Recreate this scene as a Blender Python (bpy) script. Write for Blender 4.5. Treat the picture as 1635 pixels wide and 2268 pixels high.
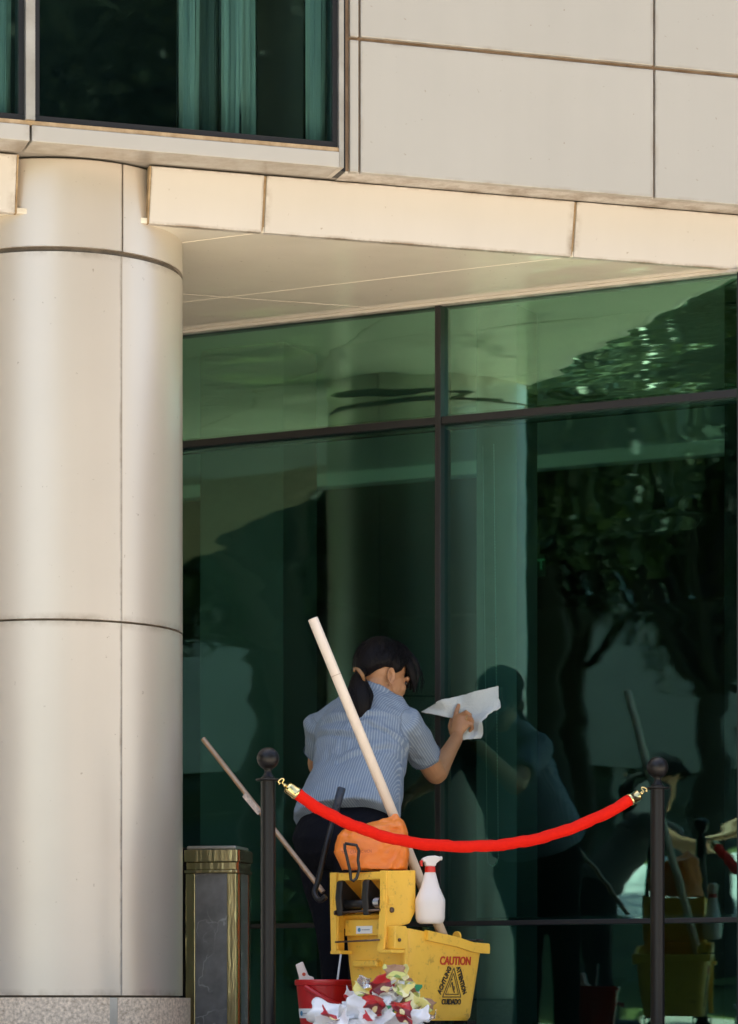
import bpy, bmesh, math, random
import numpy as np
from mathutils import Vector, Matrix

for o in list(bpy.data.objects):
    bpy.data.objects.remove(o)
SC = bpy.context.scene
COL = SC.collection
R = math.radians
random.seed(4)

# ------------------------------------------------------------------ camera
EYE = 0.132                      # eye height above the entrance floor (the street is lower)
cam_data = bpy.data.cameras.new("camera")
cam_data.sensor_fit = 'VERTICAL'
cam_data.sensor_height = 36.0
cam_data.lens = 111.9
cam_data.shift_y = 1101.0 / 2268.0
cam_data.clip_end = 2000
cam_data.dof.use_dof = True
cam_data.dof.focus_distance = 11.3
cam_data.dof.aperture_fstop = 3.4
cam = bpy.data.objects.new("camera", cam_data)
COL.objects.link(cam)
cam.location = (0, 0, EYE)
cam.rotation_euler = (R(90), 0, 0)
SC.camera = cam

# ------------------------------------------------------------------ light
SUN_AZ = Vector((-0.72, 0.69))   # towards the sun: behind the building, to the left
SUN_EL = R(69)
world = bpy.data.worlds.new("World")
SC.world = world
world.use_nodes = True
wn = world.node_tree
sky = wn.nodes.new("ShaderNodeTexSky")
sky.sky_type = 'NISHITA'
sky.sun_disc = False
sky.sun_elevation = SUN_EL
sky.sun_rotation = math.atan2(SUN_AZ.x, SUN_AZ.y)
sky.dust_density = 2.5
wn.nodes["Background"].inputs[1].default_value = 0.10
wn.links.new(sky.outputs[0], wn.nodes["Background"].inputs[0])
sun_data = bpy.data.lights.new("sun", 'SUN')
sun_data.energy = 4.2
sun_data.angle = R(0.5)
sun_data.color = (1.0, 0.93, 0.82)
sun = bpy.data.objects.new("sun", sun_data)
COL.objects.link(sun)
sd = Vector((SUN_AZ.x * math.cos(SUN_EL), SUN_AZ.y * math.cos(SUN_EL), math.sin(SUN_EL)))
sun.rotation_euler = sd.to_track_quat('Z', 'Y').to_euler()
sun.location = (-8, 8, 30)
vs = SC.view_settings
vs.view_transform = 'Standard'
vs.look = 'None'
vs.exposure = 2.35
vs.use_white_balance = True
vs.white_balance_temperature = 6900
vs.white_balance_tint = 10
vs.gamma = 1.0
SC.cycles.use_denoising = True
SC.cycles.max_bounces = 12
SC.cycles.diffuse_bounces = 5
SC.cycles.glossy_bounces = 6
SC.cycles.transparent_max_bounces = 16
SC.cycles.caustics_reflective = False
SC.cycles.caustics_refractive = False
SC.cycles.sample_clamp_indirect = 8.0

# ------------------------------------------------------------------ helpers
F = 7050.0
def at(x, y, Y):
    """A point Y metres away whose bearing was measured in the photograph."""
    return Vector(((x - 817.5) / F * Y, Y, EYE + (2235.0 - y) / F * Y))

def link(o, parent=None):
    COL.objects.link(o)
    if parent is not None:
        o.parent = parent
    return o

def tag(o, label=None, cat=None, group=None, kind=None):
    if label: o["label"] = label
    if cat: o["category"] = cat
    if group: o["group"] = group
    if kind: o["kind"] = kind
    return o

def empty(name, loc=(0, 0, 0), rz=0.0):
    o = bpy.data.objects.new(name, None)
    o.empty_display_size = 0.1
    o.location = loc
    o.rotation_euler = (0, 0, rz)
    return link(o)

def mesh_obj(name, verts, faces, m=None, parent=None, smooth=False, loc=None, rot=None):
    me = bpy.data.meshes.new(name)
    me.from_pydata([tuple(v) for v in verts], [], [tuple(f) for f in faces])
    me.update()
    if smooth:
        me.polygons.foreach_set("use_smooth", [True] * len(me.polygons))
    o = bpy.data.objects.new(name, me)
    if m is not None:
        me.materials.append(m)
    if loc is not None: o.location = loc
    if rot is not None: o.rotation_euler = rot
    return link(o, parent)

def bevel(o, w, seg=2, angle=R(40)):
    b = o.modifiers.new("bevel", 'BEVEL')
    b.width = w; b.segments = seg; b.limit_method = 'ANGLE'; b.angle_limit = angle
    b.harden_normals = False
    return o

BOXF = [(0, 1, 3, 2), (4, 6, 7, 5), (0, 4, 5, 1), (2, 3, 7, 6), (0, 2, 6, 4), (1, 5, 7, 3)]
def box(name, x0, x1, y0, y1, z0, z1, m, parent=None, bv=0.0, seg=2):
    c = Vector(((x0 + x1) / 2, (y0 + y1) / 2, (z0 + z1) / 2))
    hx, hy, hz = (x1 - x0) / 2, (y1 - y0) / 2, (z1 - z0) / 2
    v = [(sx * hx, sy * hy, sz * hz) for sx in (-1, 1) for sy in (-1, 1) for sz in (-1, 1)]
    o = mesh_obj(name, v, BOXF, m, parent, loc=c)
    if bv: bevel(o, bv, seg)
    return o

def boxes(name, lst, m, parent=None, bv=0.0):
    """several boxes joined into one part"""
    V, Fc = [], []
    for (x0, x1, y0, y1, z0, z1) in lst:
        b = len(V)
        V += [(x, y, z) for x in (x0, x1) for y in (y0, y1) for z in (z0, z1)]
        Fc += [tuple(b + i for i in f) for f in BOXF]
    o = mesh_obj(name, V, Fc, m, parent)
    if bv: bevel(o, bv, 1)
    return o

def prism(name, poly, z0, z1, m, parent=None, bv=0.0):
    """vertical prism over a polygon [(x,y)] (counter-clockwise)"""
    n = len(poly)
    V = [(p[0], p[1], z0) for p in poly] + [(p[0], p[1], z1) for p in poly]
    Fc = [tuple(range(n - 1, -1, -1)), tuple(range(n, 2 * n))]
    Fc += [(i, (i + 1) % n, n + (i + 1) % n, n + i) for i in range(n)]
    o = mesh_obj(name, V, Fc, m, parent)
    if bv: bevel(o, bv)
    return o

def frame_of(t):
    t = Vector(t).normalized()
    a = Vector((0, 0, 1)) if abs(t.z) < 0.9 else Vector((1, 0, 0))
    u = t.cross(a).normalized()
    return u, t.cross(u).normalized()

def tube_geo(pts, radii, n=12, caps=True):
    pts = [Vector(p) for p in pts]
    if not hasattr(radii, '__len__'): radii = [radii] * len(pts)
    V, Fc = [], []
    u = None
    for i, p in enumerate(pts):
        t = (pts[min(i + 1, len(pts) - 1)] - pts[max(i - 1, 0)])
        t.normalize()
        if u is None:
            u, w = frame_of(t)
        else:
            u = (u - t * u.dot(t)).normalized(); w = t.cross(u)
        for k in range(n):
            a = 2 * math.pi * k / n
            V.append(p + (u * math.cos(a) + w * math.sin(a)) * radii[i])
    for i in range(len(pts) - 1):
        for k in range(n):
            k2 = (k + 1) % n
            Fc.append((i * n + k, i * n + k2, (i + 1) * n + k2, (i + 1) * n + k))
    if caps:
        Fc.append(tuple(range(n - 1, -1, -1)))
        b = (len(pts) - 1) * n
        Fc.append(tuple(range(b, b + n)))
    return V, Fc

def tube(name, pts, radii, m, parent=None, n=14, caps=True):
    V, Fc = tube_geo(pts, radii, n, caps)
    o = mesh_obj(name, V, Fc, m, parent)
    nf = len(o.data.polygons)
    sm = [True] * nf
    if caps: sm[-1] = sm[-2] = False
    o.data.polygons.foreach_set("use_smooth", sm)
    return o

def lathe_geo(prof, n=28, sx=1.0, sy=1.0, a0=0.0):
    V, Fc = [], []
    for r, z in prof:
        for k in range(n):
            a = a0 + 2 * math.pi * k / n
            V.append(Vector((r * math.cos(a) * sx, r * math.sin(a) * sy, z)))
    for i in range(len(prof) - 1):
        for k in range(n):
            k2 = (k + 1) % n
            Fc.append((i * n + k, i * n + k2, (i + 1) * n + k2, (i + 1) * n + k))
    Fc.append(tuple(range(n - 1, -1, -1)))
    b = (len(prof) - 1) * n
    Fc.append(tuple(range(b, b + n)))
    return V, Fc

def lathe(name, prof, m, parent=None, n=28, loc=None, rot=None, sx=1, sy=1, sharp=30):
    V, Fc = lathe_geo(prof, n, sx, sy)
    o = mesh_obj(name, V, Fc, m, parent, smooth=True, loc=loc, rot=rot)
    try:
        o.data.set_sharp_from_angle(angle=R(sharp))
    except Exception:
        pass
    return o

def smooth_angle(o, deg=35):
    o.data.polygons.foreach_set("use_smooth", [True] * len(o.data.polygons))
    try: o.data.set_sharp_from_angle(angle=R(deg))
    except Exception: pass
    return o

def spline(pts, n):
    """Catmull-Rom through pts, n samples per span"""
    pts = [Vector(p) for p in pts]
    out = []
    for i in range(len(pts) - 1):
        p0 = pts[max(i - 1, 0)]; p1 = pts[i]; p2 = pts[i + 1]; p3 = pts[min(i + 2, len(pts) - 1)]
        for k in range(n):
            t = k / n
            out.append(0.5 * ((2 * p1) + (p2 - p0) * t + (2 * p0 - 5 * p1 + 4 * p2 - p3) * t * t
                              + (3 * p1 - p0 - 3 * p2 + p3) * t ** 3))
    out.append(pts[-1])
    return out

def merge(geos):
    V, Fc = [], []
    for v, f in geos:
        b = len(V)
        V += list(v)
        Fc += [tuple(b + i for i in q) for q in f]
    return V, Fc

def text_mesh(name, s, size, m, parent, mat4, ext=0.0008, bold=0.0, width=1.0, align='CENTER', space=1.0):
    cu = bpy.data.curves.new(name, 'FONT')
    cu.body = s; cu.size = size; cu.align_x = align; cu.align_y = 'CENTER'
    cu.extrude = ext; cu.offset = bold; cu.resolution_u = 3; cu.space_character = space
    t = bpy.data.objects.new(name + "_tmp", cu)
    COL.objects.link(t)
    bpy.context.view_layer.update()
    me = bpy.data.meshes.new_from_object(t.evaluated_get(bpy.context.evaluated_depsgraph_get()))
    bpy.data.objects.remove(t)
    me.transform(Matrix.Diagonal((width, 1, 1, 1)))
    me.transform(mat4)
    me.materials.clear(); me.materials.append(m)
    o = bpy.data.objects.new(name, me)
    return link(o, parent)

# ------------------------------------------------------------------ materials
def nt(m):
    return m.node_tree.nodes, m.node_tree.links

def mat(name, col, rough=0.5, metal=0.0, spec=0.5, var=None, bump=None, coat=0.0, stretch=None,
        roughvar=None, sss=0.0, sheen=0.0, coords='Object'):
    """principled material; var=(scale, amount, colour2), bump=(scale, strength, detail)"""
    m = bpy.data.materials.new(name)
    m.use_nodes = True
    N, L = nt(m)
    b = N["Principled BSDF"]
    b.inputs["Base Color"].default_value = (*col, 1)
    b.inputs["Roughness"].default_value = rough
    b.inputs["Metallic"].default_value = metal
    b.inputs["Specular IOR Level"].default_value = spec
    if coat:
        b.inputs["Coat Weight"].default_value = coat
        b.inputs["Coat Roughness"].default_value = 0.08
    if sheen:
        b.inputs["Sheen Weight"].default_value = sheen
    if sss:
        b.inputs["Subsurface Weight"].default_value = sss
        b.inputs["Subsurface Radius"].default_value = (0.012, 0.005, 0.003)
        b.inputs["Subsurface Scale"].default_value = 1.0
    vec = None
    if var or bump or roughvar:
        tc = N.new("ShaderNodeTexCoord")
        vec = tc.outputs[coords]
        if stretch:
            mp = N.new("ShaderNodeMapping"); mp.inputs["Scale"].default_value = stretch
            L.new(vec, mp.inputs[0]); vec = mp.outputs[0]
    if var:
        n = N.new("ShaderNodeTexNoise"); n.inputs["Scale"].default_value = var[0]
        n.inputs["Detail"].default_value = 6; n.inputs["Roughness"].default_value = 0.6
        L.new(vec, n.inputs[0])
        r = N.new("ShaderNodeValToRGB")
        r.color_ramp.elements[0].position = 0.35; r.color_ramp.elements[1].position = 0.72
        c2 = var[2]
        r.color_ramp.elements[0].color = (*col, 1)
        r.color_ramp.elements[1].color = tuple(col[i] * (1 - var[1]) + c2[i] * var[1] for i in range(3)) + (1,)
        L.new(n.outputs[0], r.inputs[0]); L.new(r.outputs[0], b.inputs["Base Color"])
    if roughvar:
        n2 = N.new("ShaderNodeTexNoise"); n2.inputs["Scale"].default_value = roughvar[0]
        n2.inputs["Detail"].default_value = 5
        L.new(vec, n2.inputs[0])
        mr = N.new("ShaderNodeMapRange")
        mr.inputs["To Min"].default_value = roughvar[1]; mr.inputs["To Max"].default_value = roughvar[2]
        L.new(n2.outputs[0], mr.inputs[0]); L.new(mr.outputs[0], b.inputs["Roughness"])
    if bump:
        n3 = N.new("ShaderNodeTexNoise"); n3.inputs["Scale"].default_value = bump[0]
        n3.inputs["Detail"].default_value = bump[2] if len(bump) > 2 else 3
        L.new(vec, n3.inputs[0])
        bp = N.new("ShaderNodeBump"); bp.inputs["Strength"].default_value = bump[1]
        bp.inputs["Distance"].default_value = bump[3] if len(bump) > 3 else 0.01
        L.new(n3.outputs[0], bp.inputs["Height"]); L.new(bp.outputs[0], b.inputs["Normal"])
    return m

def cladding(name, col, rough, metal=0.0, grime=0.5, edge=0.03, wob=0.0006, coat=0.0, horizontal=False):
    """painted aluminium panel; brown grime gathers along the panel's own edges"""
    m = mat(name, col, rough, metal, coat=coat)
    N, L = nt(m)
    b = N["Principled BSDF"]
    tc = N.new("ShaderNodeTexCoord")
    sep = N.new("ShaderNodeSeparateXYZ"); L.new(tc.outputs["Generated"], sep.inputs[0])
    def edge_d(out):
        a = N.new("ShaderNodeMath"); a.operation = 'SUBTRACT'; a.inputs[0].default_value = 1.0
        L.new(out, a.inputs[1])
        mn = N.new("ShaderNodeMath"); mn.operation = 'MINIMUM'
        L.new(out, mn.inputs[0]); L.new(a.outputs[0], mn.inputs[1])
        return mn.outputs[0]
    e1 = edge_d(sep.outputs[0]); e2 = edge_d(sep.outputs[1 if horizontal else 2])
    mn = N.new("ShaderNodeMath"); mn.operation = 'MINIMUM'
    sc = N.new("ShaderNodeMath"); sc.operation = 'MULTIPLY'; sc.inputs[1].default_value = 2.4
    L.new(e1, sc.inputs[0]); L.new(sc.outputs[0], mn.inputs[0]); L.new(e2, mn.inputs[1])
    ns = N.new("ShaderNodeTexNoise"); ns.inputs["Scale"].default_value = 9; ns.inputs["Detail"].default_value = 8
    ns.inputs["Roughness"].default_value = 0.7
    L.new(tc.outputs["Object"], ns.inputs[0])
    mr = N.new("ShaderNodeMapRange"); mr.inputs["From Min"].default_value = 0.0
    mr.inputs["From Max"].default_value = edge
    mr.inputs["To Min"].default_value = 1.0; mr.inputs["To Max"].default_value = 0.0
    L.new(mn.outputs[0], mr.inputs[0])
    ml = N.new("ShaderNodeMath"); ml.operation = 'MULTIPLY'
    rp = N.new("ShaderNodeMapRange"); rp.inputs["From Min"].default_value = 0.42; rp.inputs["From Max"].default_value = 0.68
    rp.inputs["To Max"].default_value = grime
    L.new(ns.outputs[0], rp.inputs[0]); L.new(mr.outputs[0], ml.inputs[0]); L.new(rp.outputs[0], ml.inputs[1])
    # faint cloudy variation over the whole sheet
    nb = N.new("ShaderNodeTexNoise"); nb.inputs["Scale"].default_value = 2.3; nb.inputs["Detail"].default_value = 4
    L.new(tc.outputs["Object"], nb.inputs[0])
    mb = N.new("ShaderNodeMix"); mb.data_type = 'RGBA'
    L.new(nb.outputs[0], mb.inputs[0])
    mb.inputs[6].default_value = (*[c * 0.93 for c in col], 1); mb.inputs[7].default_value = (*[min(1, c * 1.05) for c in col], 1)
    # small specks
    vo = N.new("ShaderNodeTexNoise"); vo.inputs["Scale"].default_value = 55; vo.inputs["Detail"].default_value = 2
    L.new(tc.outputs["Object"], vo.inputs[0])
    vr = N.new("ShaderNodeMapRange"); vr.inputs["From Min"].default_value = 0.73; vr.inputs["From Max"].default_value = 0.78
    vr.inputs["To Max"].default_value = 0.45
    L.new(vo.outputs[0], vr.inputs[0])
    mx0 = N.new("ShaderNodeMath"); mx0.operation = 'MAXIMUM'
    L.new(ml.outputs[0], mx0.inputs[0]); L.new(vr.outputs[0], mx0.inputs[1])
    # each sheet a touch different, faint vertical rain streaks
    oi = N.new("ShaderNodeObjectInfo")
    mpv = N.new("ShaderNodeMapping"); mpv.inputs["Scale"].default_value = (9, 9, 0.5)
    L.new(tc.outputs["Object"], mpv.inputs[0])
    nv = N.new("ShaderNodeTexNoise"); nv.inputs["Scale"].default_value = 1.0; nv.inputs["Detail"].default_value = 5
    L.new(mpv.outputs[0], nv.inputs[0])
    r1 = N.new("ShaderNodeMapRange"); r1.inputs["From Min"].default_value = .35; r1.inputs["From Max"].default_value = .75
    r1.inputs["To Min"].default_value = 1.0; r1.inputs["To Max"].default_value = .965
    L.new(nv.outputs[0], r1.inputs[0])
    r2 = N.new("ShaderNodeMapRange"); r2.inputs["To Min"].default_value = .955; r2.inputs["To Max"].default_value = 1.03
    L.new(oi.outputs["Random"], r2.inputs[0])
    mm = N.new("ShaderNodeMath"); mm.operation = 'MULTIPLY'; L.new(r1.outputs[0], mm.inputs[0]); L.new(r2.outputs[0], mm.inputs[1])
    vm = N.new("ShaderNodeVectorMath"); vm.operation = 'SCALE'
    L.new(mb.outputs[2], vm.inputs[0]); L.new(mm.outputs[0], vm.inputs[3])
    mx = N.new("ShaderNodeMix"); mx.data_type = 'RGBA'
    L.new(mx0.outputs[0], mx.inputs[0]); L.new(vm.outputs[0], mx.inputs[6])
    mx.inputs[7].default_value = (0.19, 0.12, 0.06, 1)
    L.new(mx.outputs[2], b.inputs["Base Color"])
    if wob:
        nw = N.new("ShaderNodeTexNoise"); nw.inputs["Scale"].default_value = 1.6; nw.inputs["Detail"].default_value = 1
        L.new(tc.outputs["Object"], nw.inputs[0])
        bp = N.new("ShaderNodeBump"); bp.inputs["Strength"].default_value = 1.0; bp.inputs["Distance"].default_value = wob * 10
        L.new(nw.outputs[0], bp.inputs["Height"]); L.new(bp.outputs[0], b.inputs["Normal"])
    return m

def glass_mat(name, refl, tint, f0, wob, wscale=(1, 1, 1), grad=1.0, smear=0.0):
    """coated float glass: tinted see-through mixed with a mirror by Fresnel, rolled waviness"""
    m = bpy.data.materials.new(name); m.use_nodes = True
    N, L = nt(m)
    N.remove(N["Principled BSDF"])
    out = N["Material Output"]
    tr = N.new("ShaderNodeBsdfTransparent"); tr.inputs[0].default_value = (*tint, 1)
    gl = N.new("ShaderNodeBsdfGlossy"); gl.inputs["Color"].default_value = (*refl, 1)
    gl.inputs["Roughness"].default_value = 0.0
    fr = N.new("ShaderNodeFresnel"); fr.inputs[0].default_value = 1.5
    mr = N.new("ShaderNodeMapRange"); mr.inputs["From Min"].default_value = 0.04; mr.inputs["From Max"].default_value = 1.0
    mr.inputs["To Min"].default_value = f0; mr.inputs["To Max"].default_value = 1.0
    L.new(fr.outputs[0], mr.inputs[0])
    mix = N.new("ShaderNodeMixShader")
    L.new(mr.outputs[0], mix.inputs[0]); L.new(tr.outputs[0], mix.inputs[1]); L.new(gl.outputs[0], mix.inputs[2])
    tc = N.new("ShaderNodeTexCoord"); oi = N.new("ShaderNodeObjectInfo")
    ad = N.new("ShaderNodeVectorMath"); ad.operation = 'ADD'
    sc = N.new("ShaderNodeVectorMath"); sc.operation = 'SCALE'; sc.inputs[3].default_value = 37.0
    cmb = N.new("ShaderNodeCombineXYZ")
    for i in range(3): L.new(oi.outputs["Random"], cmb.inputs[i])
    L.new(cmb.outputs[0], sc.inputs[0]); L.new(tc.outputs["Object"], ad.inputs[0]); L.new(sc.outputs[0], ad.inputs[1])
    mp = N.new("ShaderNodeMapping"); mp.inputs["Scale"].default_value = wscale
    L.new(ad.outputs[0], mp.inputs[0])
    n1 = N.new("ShaderNodeTexNoise"); n1.inputs["Scale"].default_value = 1.0; n1.inputs["Detail"].default_value = 2.0
    n1.inputs["Roughness"].default_value = 0.35
    L.new(mp.outputs[0], n1.inputs[0])
    bp = N.new("ShaderNodeBump"); bp.inputs["Strength"].default_value = 1.0; bp.inputs["Distance"].default_value = wob
    L.new(n1.outputs[0], bp.inputs["Height"]); L.new(bp.outputs[0], gl.inputs["Normal"])
    L.new(mix.outputs[0], out.inputs[0])
    return m

M = {}
M['panel'] = cladding("facade_panel_paint", (0.425, 0.41, 0.375), 0.33, 0.0, 0.55, 0.03)
M['band'] = cladding("band_paint", (0.46, 0.44, 0.40), 0.3, 0.0, 0.6, 0.05)
M['fascia'] = cladding("fascia_paint", (0.60, 0.565, 0.52), 0.38, 0.0, 0.85, 0.055)
M['soffit'] = cladding("soffit_paint", (0.92, 0.86, 0.73), 0.07, 0.0, 0.5, 0.02, wob=0.0009, horizontal=True)
M['column'] = cladding("column_panel_metal", (0.64, 0.57, 0.49), 0.34, 0.40, 0.6, 0.02, wob=0.0)
M['sealant'] = mat("brown_joint_sealant", (0.20, 0.125, 0.075), 0.85, var=(14, 0.8, (0.36, 0.26, 0.18)))
M['sealant_dark'] = mat("dark_joint_sealant", (0.085, 0.07, 0.055), 0.8, var=(20, 0.7, (0.2, 0.16, 0.12)))
M['sealant_cream'] = mat("cream_joint_sealant", (0.45, 0.33, 0.2), 0.85, var=(25, 0.8, (0.2, 0.12, 0.05)))
M['core'] = mat("wall_core", (0.35, 0.32, 0.28), 0.9)
M['frame'] = mat("dark_anodised_frame", (0.009, 0.008, 0.009), 0.45, 0.0)
M['strip'] = mat("pale_metal_strip", (0.6, 0.57, 0.52), 0.3, 0.5, var=(6, 0.6, (0.25, 0.2, 0.15)))
M['granite'] = mat("speckled_granite", (0.88, 0.72, 0.56), 0.4, var=(90, 1.0, (0.36, 0.26, 0.18)))
M['glass'] = glass_mat("green_coated_glass", (0.55, 0.94, 0.88), (0.66, 0.90, 0.84), 0.088, 0.0024, (1.1, 1.1, 4.0))
M['glass_top'] = glass_mat("green_coated_glass_upper", (0.56, 1.0, 0.80), (0.76, 0.94, 0.86), 0.30, 0.0034, (0.9, 0.9, 8.0))
M['winglass'] = glass_mat("dark_teal_window_glass", (0.6, 0.9, 0.85), (0.68, 0.85, 0.84), 0.02, 0.0007, (1.5, 1.5, 1.0))
# ================================================================== setting
M['street'] = mat("pale_paving", (0.40, 0.355, 0.29), 0.85, var=(3, 0.4, (0.28, 0.24, 0.2)))
M['plaza'] = mat("granite_floor", (0.60, 0.54, 0.46), 0.45, var=(40, 0.5, (0.25, 0.22, 0.19)))
M['lawn'] = mat("mown_lawn", (0.085, 0.12, 0.025), 0.9, var=(2.5, 0.7, (0.13, 0.15, 0.03)))
ground = mesh_obj("ground", [(-600, -600, -1.30), (600, -600, -1.30), (600, 600, -1.30), (-600, 600, -1.30)], [(0, 1, 2, 3)], M['street'])
tag(ground, kind="structure")
FA = R(18); GA = R(-27)
fc, fs = math.cos(FA), math.sin(FA)
def fw(s, y, z=0.0):                      # facade frame -> world
    return Vector((s * fc - y * fs, 11.38 + s * fs + y * fc, z))
gc, gs = math.cos(GA), math.sin(GA)
def gw(s, y, z=0.0):                      # glass-wall frame -> world
    return Vector((0.5016 + s * gc - y * gs, 12.3 + s * gs + y * gc, z))
# entrance platform and its steps
pz = empty("entrance_platform", (0, 11.38, 0), FA)
tag(pz, kind="structure")
box("platform_slab", -9, 16, -5.2, 9, -1.296, 0.0, M['plaza'], pz)
for i in range(7):
    box("step", -9, 16, -5.2 - 0.32 * (i + 1), -5.2 - 0.32 * i - 0.001, -1.296, -0.165 * (i + 1), M['plaza'], pz)
# lawn that rises away to the left, with a pale drive across it
LU = Vector((-0.809, -0.588)); LW = Vector((-0.588, 0.809))
def lawn_h(u):
    return -0.12 + max(0.0, u - 18.0) * 0.098
def lawn_sheet(name, u0, u1, w0, w1, m, dz, nu=30, nw=24):
    V, Fc = [], []
    for j in range(nw + 1):
        for i in range(nu + 1):
            u = u0 + (u1 - u0) * i / nu; w = w0 + (w1 - w0) * j / nw
            p = Vector((0, 11.4)) + LU * u + LW * w
            V.append((p.x, p.y, lawn_h(u) + dz + 0.05 * math.sin(p.x * 0.7) * math.cos(p.y * 0.6)))
    for j in range(nw):
        for i in range(nu):
            a = j * (nu + 1) + i
            Fc.append((a, a + 1, a + nu + 2, a + nu + 1))
    return tag(mesh_obj(name, V, Fc, m, smooth=True), kind="structure")
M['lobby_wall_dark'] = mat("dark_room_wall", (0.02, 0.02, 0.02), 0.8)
M['drive'] = mat("pale_concrete_drive", (0.66, 0.65, 0.62), 0.9, var=(1.5, .4, (.55, .54, .5)))
lawn_sheet("lawn", 10.5, 75, -40, 34, M['lawn'], 0.0, 60, 40)
lawn_sheet("drive", 34, 50, -40, 34, M['drive'], 0.03, 20, 40)

# ---------------------------------------------------------------- the building
ZP = 3.075; ZS = 2.88
bld = empty("office_building", (0, 11.38, 0), FA)
tag(bld, "office building with cream metal cladding overhanging a green glass entrance wall", "building")
# hidden mass that carries the cladding: floors above, room behind the upper window
core = boxes("wall_core", [
    (-0.155, 16, -0.11, 9, ZP + 0.005, 5.9),
    (-24, -0.156, -0.11, 9, 5.3, 5.9),
    (-24, -0.156, -0.10, 9, ZP + 0.006, ZP + 0.045),
    (-24, -0.156, 3.2, 9, ZP + 0.046, 5.299),
    (-24, -23.8, -0.10, 3.19, ZP + 0.046, 5.299),
    (-24, 16, 0.02, 9, 2.955, ZP - 0.002),
], M['core'], bld)
# joint fill behind the upper cladding, then each panel
PY = -0.165
box("room_lining", -2.6, -0.17, 0.9, 0.95, ZP + .046, 5.29, M['lobby_wall_dark'], bld)  # near-black sheet added behind the curtains so the room looks dim
box("joint_backing", -0.136, 6.2, PY + 0.018, PY + 0.05, ZP + 0.006, 5.6, M['sealant'], bld)
cols = [-0.128, -0.0878, 1.035, 2.158, 3.281, 4.404, 5.527]
rows = [ZP, 3.542, 4.02, 4.50, 4.98, 5.46]
for i in range(len(cols) - 1):
    for j in range(len(rows) - 1):
        g = 0.0042; gh = 0.0115 if i else 0.009
        box("cladding_panel", cols[i] + g, cols[i + 1] - g, PY, PY + 0.03, rows[j] + (0.0 if j == 0 else gh), rows[j + 1] - gh * 0.3, M['panel'], bld, bv=0.003)
# underside strip of the overhang
box("overhang_underside", -0.136, 6.2, PY + 0.02, -0.030, ZP - 0.002 + 0.003, ZP + 0.0055, M['fascia'], bld)
# left bay: proud sill band under the window
BY = -0.205
for (a, b_) in ((-1.268, -0.176), (-2.46, -1.276), (-3.65, -2.468)):
    o = box("sill_band_panel", a, b_, BY, -0.058, ZP - 0.0, 3.130, M['band'], bld, bv=0.003)
box("sill_ledge", -3.65, -0.176, BY + 0.006, -0.10, 3.131, 3.146, M['sealant_cream'], bld)
box("window_jamb", -0.175, -0.158, BY + 0.004, -0.05, ZP + 0.002, 5.29, M['strip'], bld)
box("dark_joint", -0.157, -0.137, PY + 0.012, -0.06, ZP + 0.002, 5.29, M['frame'], bld)
# upper windows
def upper_window(s0, s1):
    w = empty("window", (0, 0, 0)); w.parent = bld
    f = 0.018
    boxes("window_frame", [(s0, s1, BY + 0.02, -0.12, 3.147, 3.147 + 0.022), (s0, s0 + f, BY + 0.02, -0.12, 3.17, 5.28),
                           (s1 - f, s1, BY + 0.02, -0.12, 3.17, 5.28), (s0 + f, s1 - f, BY + 0.02, -0.12, 5.25, 5.28)], M['frame'], w)
    box("window_pane", s0 + f, s1 - f, BY + 0.045, BY + 0.053, 3.17, 5.249, M['winglass'], w)
upper_window(-1.256, -0.176)
upper_window(-2.46, -1.292)
box("window_mullion", -1.290, -1.258, BY - 0.004, -0.10, 3.147, 5.28, M['strip'], bld)
# sloping fascia under the overhang, panel by panel
def fascia(s0, s1, m_=None, nm='fascia_panel'):
    yt, yb = -0.035, 0.0; t = 0.03
    V = [(s0, yb, ZS - 0.001), (s1, yb, ZS - 0.001), (s1, yt, ZP - 0.003), (s0, yt, ZP - 0.003),
         (s0, yb + t, ZS - 0.001), (s1, yb + t, ZS - 0.001), (s1, yt + t, ZP - 0.003), (s0, yt + t, ZP - 0.003)]
    c = Vector(((s0 + s1) / 2, -0.03, (ZS + ZP) / 2))
    o = mesh_obj(nm, [Vector(v) - c for v in V],
                 [(0, 1, 2, 3), (7, 6, 5, 4), (0, 4, 5, 1), (1, 5, 6, 2), (2, 6, 7, 3), (3, 7, 4, 0)], m_ or M['fascia'], bld, loc=c)
    if m_ is None: bevel(o, 0.0025)
fj = [-4.0, -2.744, -1.569, -0.394, 0.781, 1.956, 3.13, 4.3, 5.5]
for i in range(len(fj) - 1):
    if i == 1: fascia(fj[1] + 0.005, -1.285); continue
    if i == 2: fascia(-0.808, fj[3] - 0.005); continue
    fascia(fj[i] + 0.005, fj[i + 1] - 0.005)
for x_ in (-0.812, -1.281): fascia(x_ - 0.003, x_ + 0.003, M['sealant_cream'], 'fascia_end_sealant')
for a_, b_ in ((-4, -1.30), (-0.80, 5.5)):
    mesh_obj("fascia_backing", [(a_, 0.009, ZS + .004), (b_, 0.009, ZS + .004), (b_, -0.026, ZP - .004), (a_, -0.026, ZP - .004)], [(0, 1, 2, 3)], M['sealant_cream'], bld)
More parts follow.
